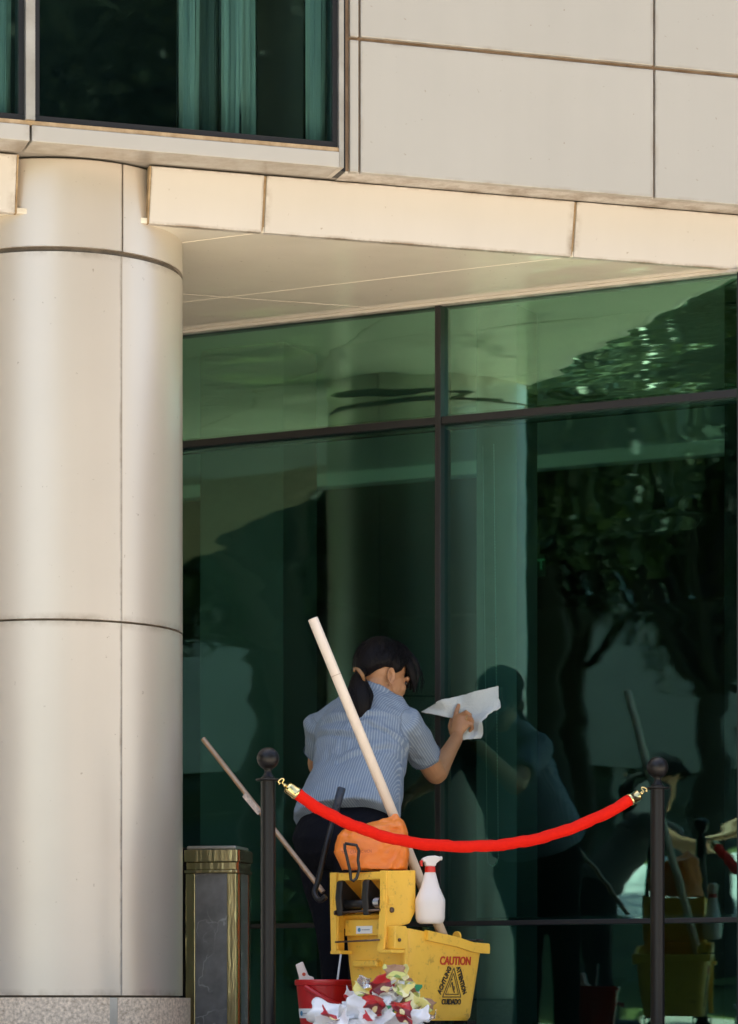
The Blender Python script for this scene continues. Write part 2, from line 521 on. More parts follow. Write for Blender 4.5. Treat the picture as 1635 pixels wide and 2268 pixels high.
# soffit: strips parallel to the glass wall
tg_l = Vector((math.cos(GA - FA), math.sin(GA - FA)))     # glass direction in the facade frame
def soffit(a0, a1, y_in0=0.0):
    pts = []
    L0 = 7.0
    A = Vector((a0, 0)); B = Vector((a1, 0))
    for (k0, k1) in ((0.0, 1.45), (1.456, 2.7), (2.706, 7.0)):
        q = [A - tg_l * k0, B - tg_l * k0, B - tg_l * k1, A - tg_l * k1]
        # start edge lies on the fascia line or parallel to it
        prism("soffit_panel", [(p.x, p.y + 0.004) for p in q], ZS, ZS + 0.02, M['soffit'], bld, bv=0.002)
for i in range(1, 4):
    soffit(fj[i] + 0.004, fj[i + 1] - 0.004)
soffit(fj[4] + 0.004, 1.478)
mesh_obj("soffit_backing", [(-9, 6.9, ZS + 0.012), (1.47, 0.006, ZS + 0.012), (-3.9, 0.006, ZS + 0.012), (-9, 0.006, ZS + 0.012)], [(0, 1, 2, 3)], M['sealant_cream'], bld)
# wall below the fascia to the right of the glass wall
box("return_wall", 1.50, 6.0, 0.004, 0.25, 0.0, ZS - 0.003, M['frame'], bld)

# ---------------------------------------------------------------- round column
CX, CY, CR = -1.111, 11.435, 0.441
column = empty("round_column", (CX, CY, 0))
tag(column, "thick round column clad in brushed beige metal sheets on a granite plinth", "column")
lathe("column_core", [(CR - 0.012, 0.17), (CR - 0.012, ZP)], M['sealant_dark'], column, n=72)
def arc_panel(a0, a1, z0, z1, r1, r0, m, name="column_panel", parent=None, n=18):
    V, Fc = [], []
    for k in range(n + 1):
        a = a0 + (a1 - a0) * k / n
        for r in (r1, r0):
            for z in (z0, z1):
                V.append((r * math.sin(a), -r * math.cos(a), z))
    for k in range(n):
        b = 4 * k
        Fc += [(b, b + 4, b + 5, b + 1), (b + 2, b + 3, b + 7, b + 6), (b + 1, b + 5, b + 7, b + 3), (b, b + 2, b + 6, b + 4)]
    Fc += [(0, 1, 3, 2), (4 * n, 4 * n + 2, 4 * n + 3, 4 * n + 1)]
    o = mesh_obj(name, V, Fc, m, parent)
    smooth_angle(o, 30)
    return o
seam = R(34.5)
tiers = [(0.180, 1.474, seam), (1.482, 2.750, seam), (2.768, ZP - 0.004, seam + R(0.6))]
for z0, z1, sm in tiers:
    for k in range(3):
        a0 = sm + k * R(120); g = 0.0035 / CR
        arc_panel(a0 + g, a0 + R(120) - g, z0, z1, CR, CR - 0.02, M['column'], parent=column, n=40)
M['seam_pale'] = mat("pale_grey_seam", (0.42, 0.39, 0.35), 0.7, var=(18, .8, (.2, .16, .12)))
for z0, z1, sm in tiers[:2]:
    for k in range(3):
        a0 = sm + k * R(120)
        arc_panel(a0 - .0036 / CR, a0 + .0036 / CR, z0, z1, CR - .002, CR - .015, M['seam_pale'], "seam_sealant", column, n=2)
pl_ang = R(29.0)
for k in range(3):
    a0 = pl_ang + k * R(120)
    arc_panel(a0 + 0.033, a0 + R(120) - 0.033, 0.0, 0.172, CR + 0.028, CR - 0.03, M['granite'], "plinth_block", column, n=30)
    arc_panel(a0 - 0.032, a0 + 0.032, 0.0, 0.1715, CR + 0.026, CR - 0.03, M['strip'], "plinth_joint_strip", column, n=3)

# ---------------------------------------------------------------- glass entrance wall
gwall = empty("glass_wall", (0.5016, 12.3, 0), GA)
tag(gwall, "green tinted glass wall in slim dark frames under the soffit", "glass wall")
mu = [-4.6, -3.146, -1.696, -0.2457, 1.0]
zt = [0.03, 0.465, 2.422, 2.86]
for i, s in enumerate(mu):
    box("mullion", s - 0.0125, s + 0.0125, -0.035, 0.06, 0.0, ZS - 0.002, M['frame'], gwall, bv=0.002)
for i in range(len(mu) - 1):
    a, b_ = mu[i] + 0.013, mu[i + 1] - 0.013
    box("bottom_rail", a, b_, -0.03, 0.05, 0.0, 0.03, M['frame'], gwall)
    box("transom", a, b_, -0.028, 0.055, 0.455, 0.474, M['frame'], gwall, bv=0.002)
    box("transom", a, b_, -0.028, 0.055, 2.408, 2.437, M['frame'], gwall, bv=0.002)
    box("head_rail", a, b_, -0.012, 0.05, 2.868, ZS - 0.002, M['frame'], gwall)
    for j, (z0, z1) in enumerate(((0.031, 0.454), (0.475, 2.407), (2.438, 2.867))):
        box("glass_pane", a - 0.008, b_ + 0.008, 0.0, 0.008, z0 - .006, z1 + .006, M['glass_top'] if j == 2 else M['glass'], gwall)
    # inner beads round each pane
    box("glazing_bead", a, b_, 0.009, 0.05, 2.438, 2.452, M['frame'], gwall)
    box("glazing_bead", a, b_, 0.009, 0.05, 2.394, 2.407, M['frame'], gwall)
    box("glazing_bead", a, b_, 0.009, 0.05, 0.475, 0.486, M['frame'], gwall)
# cream trim where the soffit meets the glass
box("soffit_trim", -6.0, 1.0, -0.05, -0.015, ZS - 0.012, ZS - 0.001, M['fascia'], gwall)

# ---------------------------------------------------------------- lobby behind the glass
M['lobby_floor'] = mat("lobby_floor_stone", (0.62, 0.60, 0.56), 0.3)
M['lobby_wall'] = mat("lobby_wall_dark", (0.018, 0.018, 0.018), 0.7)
M['lobby_ceiling'] = mat("lobby_ceiling_white", (0.88, 0.88, 0.86), 0.6)
M['pale_wall'] = mat("grey_interior_plaster", (0.16, 0.165, 0.165), 0.7)
lob = empty("lobby", (0.5016, 12.3, 0), GA)
tag(lob, kind="structure")
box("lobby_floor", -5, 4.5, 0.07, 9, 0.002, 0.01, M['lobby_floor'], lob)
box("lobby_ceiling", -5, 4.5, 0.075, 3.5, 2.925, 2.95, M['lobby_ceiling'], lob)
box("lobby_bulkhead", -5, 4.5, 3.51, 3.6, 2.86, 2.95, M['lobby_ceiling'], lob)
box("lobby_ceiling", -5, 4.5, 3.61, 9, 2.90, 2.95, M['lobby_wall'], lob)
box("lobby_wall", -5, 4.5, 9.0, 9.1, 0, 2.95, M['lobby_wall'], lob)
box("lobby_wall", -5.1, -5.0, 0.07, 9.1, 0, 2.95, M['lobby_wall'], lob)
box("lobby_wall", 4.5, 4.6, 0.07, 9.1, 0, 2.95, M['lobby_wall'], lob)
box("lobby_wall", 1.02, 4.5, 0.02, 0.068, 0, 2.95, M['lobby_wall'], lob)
pil = box("lobby_pillar", -0.235, -0.06, 0.30, 0.5, 0.011, 2.92, M['pale_wall'])
pil.parent = None
def to_glass(o):
    l = o.location.copy(); w = gw(l.x, l.y, l.z); o.location = w; o.rotation_euler = (0, 0, GA); return o
to_glass(pil); tag(pil, "narrow grey pillar just behind the glass beside the cloth", "pillar")
pil2 = to_glass(box("lobby_pillar", -1.62, -1.22, 0.5, 0.8, 0.011, 2.92, M['pale_wall']))
tag(pil2, "wide grey pillar behind the glass next to the round column", "pillar")
for (x, y, Yd, lab) in ((1280, 832, 14.4, "round ceiling downlight behind the right upper pane"), (1030, 852, 14.55, "round ceiling downlight behind the upper mullion")):
    p = at(x, y, Yd); p.z = 2.925
    dl = empty("ceiling_downlight", p)
    tag(dl, lab, "downlight", "lobby downlights")
    lathe("trim_ring", [(0.105, -0.001), (0.14, -0.001), (0.142, -0.010), (0.130, -0.016), (0.105, -0.012)], mat("ring_grey", (0.35, 0.35, 0.34), 0.3, 0.5), dl, n=40)
    lathe("diffuser", [(0.01, -0.0015), (0.104, -0.0015), (0.104, -0.006), (0.01, -0.006)], mat("diffuser_white", (0.85, 0.85, 0.83), 0.4), dl, n=40)
# roller-blind bead chain
ch = []
top = at(1094, 985, 12.62); bot = at(1104, 1900, 12.55)
cp = [top.lerp(bot, t) for t in np.linspace(0, 1, 12)]
cp += [bot + Vector((-0.006, 0.006, -0.02)), bot + Vector((-0.022, 0.02, -0.032)), bot + Vector((-0.038, 0.036, -0.02))]
cp += [bot + Vector((-0.042, 0.04, 0.0)), top + Vector((-0.042, 0.04, 0))]
M['bead'] = mat("white_bead", (0.6, 0.62, 0.6), 0.4)
gl_ = []
Lp = [Vector(p) for p in cp]
tot = 0
pts = []
step = 0.012
for i in range(14):
    a, b_ = Lp[i], Lp[i + 1]; d = (b_ - a).length; k = int(max(1, d / step))
    pts += [a.lerp(b_, j / k) for j in range(k)]
OCT = ([Vector(v) for v in ((1, 0, 0), (-1, 0, 0), (0, 1, 0), (0, -1, 0), (0, 0, 1), (0, 0, -1))],
       [(0, 2, 4), (2, 1, 4), (1, 3, 4), (3, 0, 4), (2, 0, 5), (1, 2, 5), (3, 1, 5), (0, 3, 5)])
gl_ = [([p + v * 0.0034 for v in OCT[0]], OCT[1]) for p in pts] + [tube_geo(cp, 0.0009, 5)]
V, Fc = merge(gl_)
o = mesh_obj("blind_chain", V, Fc, M['bead'])
tag(o, "thin white bead chain loop hanging behind the glass", "chain")
# exit sign deep in the lobby
es = empty("exit_sign", at(1150, 1255, 15.8), GA)
tag(es, "dim green exit sign hanging deep in the dark lobby", "sign")
M['sign_body'] = mat("exit_sign_green", (0.005, 0.03, 0.015), 0.4)
M['sign_glow'] = mat("exit_sign_glow", (0.1, 0.5, 0.25), 0.5)
nb = M['sign_glow'].node_tree.nodes["Principled BSDF"]
nb.inputs["Emission Color"].default_value = (0.1, 0.9, 0.4, 1); nb.inputs["Emission Strength"].default_value = 0.006
box("sign_body", -0.14, 0.14, 0, 0.03, -0.055, 0.055, M['sign_body'], es)
Tm = Matrix.Rotation(R(90), 4, 'X')
text_mesh("sign_text", "EXIT", 0.075, M['sign_glow'], es, Matrix.Translation((0.065, -0.002, 0)) @ Tm)
boxes("running_figure", [(-0.055, -0.015, -0.003, -0.001, -0.045, 0.045)], M['sign_glow'], es)
o = mesh_obj("arrow", [(-0.12, -0.002, 0), (-0.095, -0.002, -0.025), (-0.095, -0.002, 0.025)], [(0, 1, 2)], M['sign_glow'], es)
for x_ in (-.1, .094): box("hanger_rod", x_, x_ + .006, 0.01, 0.016, 0.055, 0.22, M['sign_body'], es)
# curtains behind the upper windows
def curtain(s0, s1, yl, amp, waves, label, colr):
    V, Fc = [], []
    n = 60
    for k in range(n + 1):
        s = s0 + (s1 - s0) * k / n
        y = yl + amp * math.sin(k / n * waves * 2 * math.pi) + 0.12 * amp * math.sin(k * 0.5)
        for z in (3.13, 4.1, 5.2):
            V.append(fw(s + 0.01 * math.sin(z * 3 + k), y, z))
    for k in range(n):
        for j in range(2):
            a = k * 3 + j
            Fc.append((a, a + 3, a + 4, a + 1))
    o = mesh_obj("curtain", V, Fc, colr, smooth=True)
    tag(o, label, "curtain", "curtains behind the upper windows")
    so = o.modifiers.new("thick", 'SOLIDIFY'); so.thickness = 0.003
    return o
M['curtain'] = mat("pale_curtain", (0.60, 0.62, 0.61), 0.9)
M['sheer'] = mat("thin_grey_curtain", (0.16, 0.17, 0.17), 0.9)
curtain(-0.675, -0.605, 0.10, 0.012, 1, "narrow pale curtain fold at the left of the middle curtain group", M['curtain'])
curtain(-0.600, -0.525, 0.13, 0.012, 1, "darker grey curtain between the two pale folds", M['sheer'])
curtain(-0.520, -0.395, 0.10, 0.018, 1.5, "wider pale curtain fold at the right of the middle curtain group", M['curtain'])
curtain(-0.255, -0.185, -0.06, 0.006, 1, "narrow pale blind strip at the right edge of the wide upper window", M['curtain'])
curtain(-1.375, -1.315, -0.06, 0.006, 1, "narrow pale curtain in the upper window left of the mullion", M['curtain'])
# ================================================================== what stands across the street (seen in the glass)
M['leaf'] = mat("tree_leaf", (0.034, 0.055, 0.018), 0.5, var=(0.9, 0.8, (0.08, 0.10, 0.025)))
M['leaf2'] = mat("shrub_leaf", (0.09, 0.13, 0.03), 0.5, var=(1.5, 0.8, (0.14, 0.17, 0.03)))
M['bark'] = mat("dark_bark", (0.045, 0.036, 0.028), 0.9, bump=(20, 0.6))
def on_lawn(x, y):
    u = (Vector((x, y)) - Vector((0, 11.4))).dot(LU)
    return lawn_h(u) - .05
def leaf_cloud(centers, radii, n, size, seed):
    rg = np.random.default_rng(seed)
    w = np.array([r[0] * r[1] * r[2] for r in radii]); w = w / w.sum()
    idx = rg.choice(len(centers), n, p=w)
    d = rg.normal(size=(n, 3)); d /= np.linalg.norm(d, axis=1)[:, None]
    rr = rg.random(n) ** 0.45
    p = np.array(centers)[idx] + d * rr[:, None] * np.array(radii)[idx]
    a = rg.normal(size=(n, 3)); a /= np.linalg.norm(a, axis=1)[:, None]
    b = np.cross(a, rg.normal(size=(n, 3))); b /= np.linalg.norm(b, axis=1)[:, None]
    s = size * (0.6 + 0.8 * rg.random(n))[:, None]
    a *= s; b *= s * 0.45
    V = np.stack([p - a, p + b, p + a, p - b], 1).reshape(-1, 3)
    me = bpy.data.meshes.new("crown")
    Fc = np.arange(n * 4).reshape(-1, 4)
    me.from_pydata(V.tolist(), [], Fc.tolist())
    return me
def make_tree(loc, h, spread, lean, n, seed, label, trunk_r=0.2, group="trees across the street"):
    rn = random.Random(seed)
    loc = (loc[0], loc[1], on_lawn(loc[0], loc[1]))
    t = empty("tree", loc)
    tag(t, label, "tree", group)
    base = Vector((0, 0, -0.1)); top = Vector((lean[0], lean[1], h * 0.55))
    geos = [tube_geo(spline([base, base.lerp(top, .35) + Vector((rn.uniform(-.2, .2), rn.uniform(-.2, .2), 0)), base.lerp(top, .7), top], 4),
                     list(np.linspace(trunk_r * 1.25, trunk_r * 0.6, 13)), 9)]
    cs, rs = [], []
    for k in range(9):
        a = k * 2.4 + rn.uniform(-.4, .4)
        q = top + Vector((math.cos(a) * spread * rn.uniform(.5, .9), math.sin(a) * spread * rn.uniform(.5, .9), h * rn.uniform(.02, .36)))
        s0 = base.lerp(top, rn.uniform(.6, 1.0))
        geos.append(tube_geo(spline([s0, s0.lerp(q, .5) + Vector((0, 0, .25)), q], 3), list(np.linspace(trunk_r * .45, trunk_r * .12, 7)), 6))
        for c in range(3):
            cs.append(q + Vector((rn.uniform(-.8, .8), rn.uniform(-.8, .8), rn.uniform(-.5, .6))) * spread * .35)
            r = spread * rn.uniform(.22, .42); rs.append((r, r, r * .7))
    V, Fc = merge(geos)
    mesh_obj("trunk", V, Fc, M['bark'], t, smooth=True)
    me = leaf_cloud(cs, rs, n, 0.085, seed); me.materials.append(M['leaf'])
    link(bpy.data.objects.new("crown", me), t)
    return t
trees = [
    ((-11.8, 3.6, -0.15), 8.5, 3.0, (-0.6, 1.3), 36000, 1, "broad dark tree with a leaning trunk mirrored in the right glass pane", 0.26),
    ((-17.5, 5.2, 0.0), 9.0, 3.2, (0.5, 0.2), 36000, 2, "dark tree mirrored in the glass beside the round column", 0.2),
    ((-19.5, -0.8, 0.05), 9.5, 3.4, (0.3, -0.2), 36000, 3, "tall dark tree mirrored in the glass above the cleaner", 0.22),
    ((-18.5, -6.2, 0.05), 9.0, 3.2, (0.2, 0.5), 26000, 5, "dark tree mirrored at the right end of the glass", 0.2),
    ((-31.0, -1.5, 0.3), 11.0, 4.0, (0.1, 0.2), 24000, 6, "farther tall tree mirrored in the left glass pane", 0.22),
    ((-28.0, -10.0, 0.2), 11.0, 4.0, (0.1, -0.2), 24000, 7, "farther tall tree mirrored in the right glass pane", 0.22),
]
for tr in trees: make_tree(*tr)
# low clipped shrubs in the sun
def shrub(loc, r, h, n, seed, label):
    t = empty("shrub", loc); tag(t, label, "shrub", "shrubs on the lawn")
    rn = random.Random(seed)
    cs = [(rn.uniform(-r, r) * .7, rn.uniform(-r, r) * .7, h * rn.uniform(.3, .7)) for _ in range(8)]
    me = leaf_cloud(cs, [(r * .5, r * .5, h * .38)] * 8, n, 0.07, seed); me.materials.append(M['leaf2'])
    link(bpy.data.objects.new("foliage", me), t)
    V, Fc = merge([tube_geo([(0, 0, -.1), (c[0] * .6, c[1] * .6, c[2])], [.03, .01], 5) for c in cs])
    mesh_obj("stem", V, Fc, M['bark'], t)
for i, (x, y, r, h) in enumerate(((-14.5, 3.7, .9, 1.5), (-16.0, 6.0, 1.1, 1.3), (-24, .6, 1.4, 1.9))):
    shrub((x, y, on_lawn(x, y)), r, h, 2500, 40 + i, ["round sunlit shrub mirrored low in the left pane", "round shrub mirrored beside the trash bin", "taller shrub mirrored far left"][i])
# pale building opposite
M['opp'] = mat("grey_render", (0.15, 0.15, 0.15), 0.8, var=(0.5, 0.6, (0.08, 0.08, 0.08)))
M['opp_dark'] = mat("dark_glazing", (0.03, 0.04, 0.04), 0.15)
ob = empty("opposite_building", (-47, -22, 2.6), R(36))
tag(ob, "grey two-storey building across the lawn mirrored in the left glass pane", "building")
box("wall", -6.0, 1.0, -28, 30, 2.6, 6.4, M['opp'], ob)
box("roof", -6.3, 1.3, -28.3, 30.3, 6.401, 6.7, M['opp'], ob)
box("ground_floor_glazing", -6.0, 0.3, -27.8, 29.8, 0.8, 2.59, M['opp_dark'], ob)
for k in range(16):
    box("pillar", 0.5, 0.9, -27.6 + k * 3.7, -27.2 + k * 3.7, -1.0, 2.59, M['opp'], ob)
box("base_wall", -6.0, 0.3, -27.8, 29.8, -1.0, 0.79, M['opp'], ob)

# denser belt of trees: behind the lawn, and tall ones behind the viewer to the right
def copy_tree(src, loc, rz, sc, label, group):
    r = src.copy(); COL.objects.link(r); r.location = loc; r.rotation_euler = (0, 0, rz); r.scale = (sc, sc, sc)
    r["label"] = label; r["group"] = group
    for c in src.children:
        k = c.copy(); COL.objects.link(k); k.parent = r
    return r
big = make_tree((-26.5, -5.0, 0.1), 10.5, 4.2, (0.2, 0.1), 34000, 21, "dense dark tree mirrored in the middle of the glass", 0.25)
spots = [(-22.0, -6.3, 1.0, 1.3), (-19.6, -9.4, 2.2, 1.25), (-26.0, -1.0, 3.1, 1.35), (-23.0, 4.6, 4.4, 1.35), (-21.5, 1.8, 3.7, .85), (-23.4, -3.4, 5.5, .8), (-24.5, 3.5, .3, 1.0), (-27, 0.2, 2.1, .95), (-25.5, -9.5, 4.0, 1.0), (-22.8, -10.8, 1.2, .8), (-24.8, -6.8, 2.9, .9)]  # the opening, taller trees are added to shut bright sky out of the glass
BELT = ["taller belt tree mirrored at upper right of the glass", "taller belt tree mirrored at the far upper right", "taller belt tree mirrored left of the mullion", "taller belt tree mirrored beside the column", "belt tree mirrored just right of the round column", "belt tree mirrored above the mop handle's tip", "belt tree mirrored at the left pane's edge", "belt tree mirrored behind the cleaner's head", "belt tree mirrored right of the raised cloth", "belt tree mirrored above the right rope post", "belt tree mirrored at the right end of the picture", "belt tree mirrored beside the tall mullion", "belt tree mirrored far behind the lawn"]
for i, (x, y, a, sc) in enumerate(spots):
    copy_tree(big, (x, y, on_lawn(x, y)), a, sc, BELT[i], "trees in the belt behind the lawn")
TALL = ["tall tree behind the viewer, mirrored left in the wide upper window", "tall tree behind the viewer, second from the street", "tall tree behind the viewer nearest the steps' right end", "tall tree behind the viewer in the back row", "tall tree behind the viewer, back row right", "tall tree behind the viewer farthest right", "tall tree behind the viewer farthest left"]
for i, (x, y, a, sc) in enumerate([(9, -9, .4, 1.5), (14, -7, 2.0, 1.6), (19, -5, 3.3, 1.55), (12.5, -15, 5.1, 1.8), (20, -13, 1.1, 1.8), (25, -6, 4.2, 1.7), (5.5, -14, 2.5, 1.6)]):
    copy_tree(big, (x, y, -1.35), a, sc, TALL[i], "tall trees behind the viewer")
# ================================================================== rope barrier
M['black_metal'] = mat("black_powder_coat", (0.006, 0.005, 0.005), 0.38, 0.0, spec=.3)
M['brass'] = mat("polished_gold_metal", (0.80, 0.62, 0.28), 0.16, 1.0)
M['velvet'] = mat("red_velvet", (0.66, 0.008, 0.002), 0.8, var=(60, 0.5, (0.78, 0.016, 0.003)), bump=(220, 0.25), spec=.2)
def stanchion(x, Y, label):
    k = Y / 10.5
    p = at(x, 2235, Y); p.z = 0
    r = empty("rope_stanchion", p)
    tag(r, label, "stanchion", "black rope stanchions")
    lathe("base", [(0.0, 0.0), (0.155, 0.0), (0.157, 0.006), (0.15, 0.014), (0.09, 0.026), (0.035, 0.036), (0.026, 0.05)], M['black_metal'], r, n=40)
    lathe("post", [(0.0243, 0.04), (0.0243, 0.885)], M['black_metal'], r, n=32)
    lathe("ring_plate", [(0.0, 0.8852), (0.040, 0.8852), (0.0415, 0.887), (0.0415, 0.8895), (0.040, 0.891), (0.0, 0.891)], M['black_metal'], r, n=36)
    lathe("neck", [(0.022, 0.8912), (0.022, 0.897), (0.014, 0.906), (0.0115, 0.916), (0.0125, 0.922), (0.0165, 0.924), (0.0165, 0.93)], M['black_metal'], r, n=28)
    prof = [(0.037 * math.sin(a), 0.959 - 0.037 * math.cos(a)) for a in np.linspace(0.25, math.pi - 0.02, 22)]
    lathe("ball", prof, M['black_metal'], r, n=36, sharp=80)
    return p
pl = stanchion(594, 10.5, "black ball-topped rope stanchion beside the stone trash bin")
pr = stanchion(1456.5, 10.89, "black ball-topped rope stanchion at the right in front of the glass")
# rope with brass ends
h0 = at(617, 1727, 10.47); h1 = at(1432, 1745, 10.87)
rope = empty("barrier_rope", Vector(((h0.x + h1.x) / 2, (h0.y + h1.y) / 2, 0)))
tag(rope, "sagging red velvet barrier rope with gold hooks between the two posts", "rope")
org = rope.location.copy()
def rl(v): return Vector(v) - org
px_pts = [(656, 1757), (700, 1787), (750, 1814), (800, 1835), (860, 1855), (920, 1867), (980, 1873), (1040, 1875), (1100, 1872), (1160, 1864), (1220, 1850), (1280, 1829), (1340, 1803), (1397, 1771)]
rp = [at(x, y, 10.47 + 0.40 * (x - 617) / 815.0) for x, y in px_pts]
rs = spline(rp, 5)
tube("velvet_tube", [rl(p) + Vector((0, 0, .0012 * math.sin(i * .9) + .0008 * math.sin(i * 2.3))) for i, p in enumerate(rs)], [0.0196 + .0007 * math.sin(i * 1.7) + .0004 * math.sin(i * 3.1) for i in range(len(rs))], M['velvet'], rope, n=20)
def ferrule(a, d):
    d = d.normalized()
    pts = [(0, .0205), (.0005, .0215), (.008, .0215), (.009, .0195), (.034, .0195), (.040, .017), (.044, .009), (.046, .006)]
    tube("ferrule", [rl(a + d * s) for s, _ in pts], [r for _, r in pts], M['brass'], rope, n=20)
    e = a + d * 0.046
    tube("swivel", [rl(e), rl(e + d * 0.006), rl(e + d * 0.010)], [.005, .0065, .004], M['brass'], rope, n=10)
    return e + d * 0.010
e0 = ferrule(rs[0] + (rs[1] - rs[0]).normalized() * 0.004, rs[0] - rs[1])
e1 = ferrule(rs[-1] - (rs[-1] - rs[-2]).normalized() * 0.004, rs[-1] - rs[-2])
def hook(e, tip, up):
    d = (tip - e); L = d.length; d.normalize()
    n = d.cross(Vector((0, 1, 0))).normalized()
    if n.z < 0: n = -n
    pts = [e, e + d * L * .35, e + d * L * .55 + n * .007, e + d * L * .85 + n * .010, e + d * L * 1.05 + n * .002, e + d * L * .95 - n * .008, e + d * L * .7 - n * .010, e + d * L * .5 - n * .006]
    tube("snap_hook", [rl(p) for p in spline(pts, 4)], 0.0024, M['brass'], rope, n=8)
    tube("trigger", [rl(e + d * L * .5 - n * .005), rl(e + d * L * .45 - n * .014)], 0.0018, M['brass'], rope, n=6)
hook(e0, h0 + Vector((0.006, 0, 0)), 1); hook(e1, h1 + Vector((-0.006, 0, 0)), 1)

# ================================================================== stone trash bin with gold frame
M['marble'] = mat("dark_grey_marble", (0.17, 0.16, 0.15), 0.38, var=(9, 0.8, (0.36, 0.345, 0.32)))
def add_veins(m, scale, colr, thr=0.012):
    N, L = nt(m); b = N["Principled BSDF"]
    tc = N.new("ShaderNodeTexCoord")
    n = N.new("ShaderNodeTexNoise"); n.inputs["Scale"].default_value = 4; n.inputs["Detail"].default_value = 5
    L.new(tc.outputs["Object"], n.inputs[0])
    mx = N.new("ShaderNodeMix"); mx.data_type = 'RGBA'; mx.blend_type = 'ADD'; mx.inputs[0].default_value = 0.35
    L.new(tc.outputs["Object"], mx.inputs[6]); L.new(n.outputs[1], mx.inputs[7])
    v = N.new("ShaderNodeTexVoronoi"); v.feature = 'DISTANCE_TO_EDGE'; v.inputs["Scale"].default_value = scale
    L.new(mx.outputs[2], v.inputs[0])
    r = N.new("ShaderNodeMapRange"); r.inputs["From Min"].default_value = 0; r.inputs["From Max"].default_value = thr
    r.inputs["To Min"].default_value = 0.75; r.inputs["To Max"].default_value = 0
    L.new(v.outputs[0], r.inputs[0])
    n2 = N.new("ShaderNodeTexNoise"); n2.inputs["Scale"].default_value = 7
    L.new(tc.outputs["Object"], n2.inputs[0])
    r2 = N.new("ShaderNodeMapRange"); r2.inputs["From Min"].default_value = 0.45; r2.inputs["From Max"].default_value = 0.6
    L.new(n2.outputs[0], r2.inputs[0])
    ml = N.new("ShaderNodeMath"); ml.operation = 'MULTIPLY'
    L.new(r.outputs[0], ml.inputs[0]); L.new(r2.outputs[0], ml.inputs[1])
    old = b.inputs["Base Color"].links[0].from_socket
    c = N.new("ShaderNodeMix"); c.data_type = 'RGBA'
    L.new(ml.outputs[0], c.inputs[0]); L.new(old, c.inputs[6]); c.inputs[7].default_value = (*colr, 1)
    L.new(c.outputs[2], b.inputs["Base Color"])
add_veins(M['marble'], 5, (0.62, 0.6, 0.55), .016)
M['gold'] = mat("mirror_gold_steel", (0.60, 0.52, 0.29), 0.22, 1.0, bump=(9, 0.35, 2, 0.006), stretch=(6, 6, 1))
M['copper'] = mat("dull_copper_lid", (0.34, 0.09, 0.04), 0.25, 1.0)
bn_p = at(468, 2235, 11.92); bn_p.z = 0
tb = empty("trash_bin", bn_p, R(-12))
tag(tb, "square dark marble trash bin with gold frame strips beside the round column", "trash bin")
w = 0.098; dpt = 0.20
box("body_core", -w + .004, w - .004, .004, dpt - .004, 0.0, 0.635, M['black_metal'], tb)
for (x0, x1) in ((-w, -w + .036), (w - .036, w)):
    box("frame_strip", x0, x1, -0.004, 0.03, 0.02, 0.640, M['gold'], tb, bv=0.002)
box("marble_panel", -w + .0365, w - .0365, 0.001, 0.01, 0.02, 0.640, M['marble'], tb)
box("frame_strip", w - .002, w + .003, 0.031, 0.055, 0.02, 0.640, M['copper'], tb, bv=0.001)
box("frame_strip", w - .002, w + .003, dpt - .03, dpt, 0.02, 0.640, M['copper'], tb, bv=0.001)
box("marble_panel", w - .004, w + .001, 0.056, dpt - .031, 0.02, 0.640, M['marble'], tb)
box("frame_strip", -w - .003, -w + .002, 0.031, dpt, 0.02, 0.640, M['black_metal'], tb)
box("rim_bead", -w - .005, w + .005, -0.009, dpt + .005, 0.641, 0.653, M['gold'], tb, bv=0.003)
box("rim_neck", -w + .002, w - .002, -0.001, dpt - .002, 0.654, 0.682, M['gold'], tb, bv=0.002)
box("rim_band", -w - .005, w + .005, -0.009, dpt + .005, 0.683, 0.729, M['gold'], tb, bv=0.003)
box("lid", -w + .002, w - .002, 0.0, dpt - .004, 0.7295, 0.744, M['strip'], tb, bv=0.006)
box("rim_side", w + .0052, w + .012, 0.0, dpt, 0.683, 0.729, M['copper'], tb, bv=0.002)
box("rim_side", w - .0018, w + .006, 0.01, dpt - .01, 0.654, 0.682, M['copper'], tb, bv=0.001)
box("rim_side", w + .0052, w + .010, 0.0, dpt, 0.641, 0.653, M['copper'], tb, bv=0.001)
box("side_flap", -w - .030, -w - .0055, 0.03, dpt, 0.0, 0.74, M['black_metal'], tb, bv=0.003)

# ================================================================== mop bucket with wringer
M['yellow'] = mat("yellow_bucket_plastic", (0.92, 0.55, 0.07), 0.42, var=(7, 0.5, (0.76, 0.43, 0.05)), bump=(60, 0.06))
def scuffs(m, amt=0.6):
    N, L = nt(m); b = N["Principled BSDF"]
    tc = N.new("ShaderNodeTexCoord")
    n = N.new("ShaderNodeTexNoise"); n.inputs["Scale"].default_value = 28; n.inputs["Detail"].default_value = 8; n.inputs["Roughness"].default_value = .75
    L.new(tc.outputs["Object"], n.inputs[0])
    r = N.new("ShaderNodeMapRange"); r.inputs["From Min"].default_value = .56; r.inputs["From Max"].default_value = .72; r.inputs["To Max"].default_value = amt
    L.new(n.outputs[0], r.inputs[0])
    old = b.inputs["Base Color"].links[0].from_socket
    c = N.new("ShaderNodeMix"); c.data_type = 'RGBA'
    L.new(r.outputs[0], c.inputs[0]); L.new(old, c.inputs[6]); c.inputs[7].default_value = (0.18, 0.10, 0.03, 1)
    L.new(c.outputs[2], b.inputs["Base Color"])
scuffs(M['yellow'], .75)
M['blackpl'] = mat("black_plastic", (0.012, 0.011, 0.011), 0.4, bump=(40, .1))
M['steel_dark'] = mat("tarnished_steel_rod", (0.16, 0.11, 0.08), 0.45, 0.8, var=(30, .6, (0.07, 0.04, 0.03)))
M['steel'] = mat("spring_steel", (0.55, 0.55, 0.55), 0.3, 1.0)
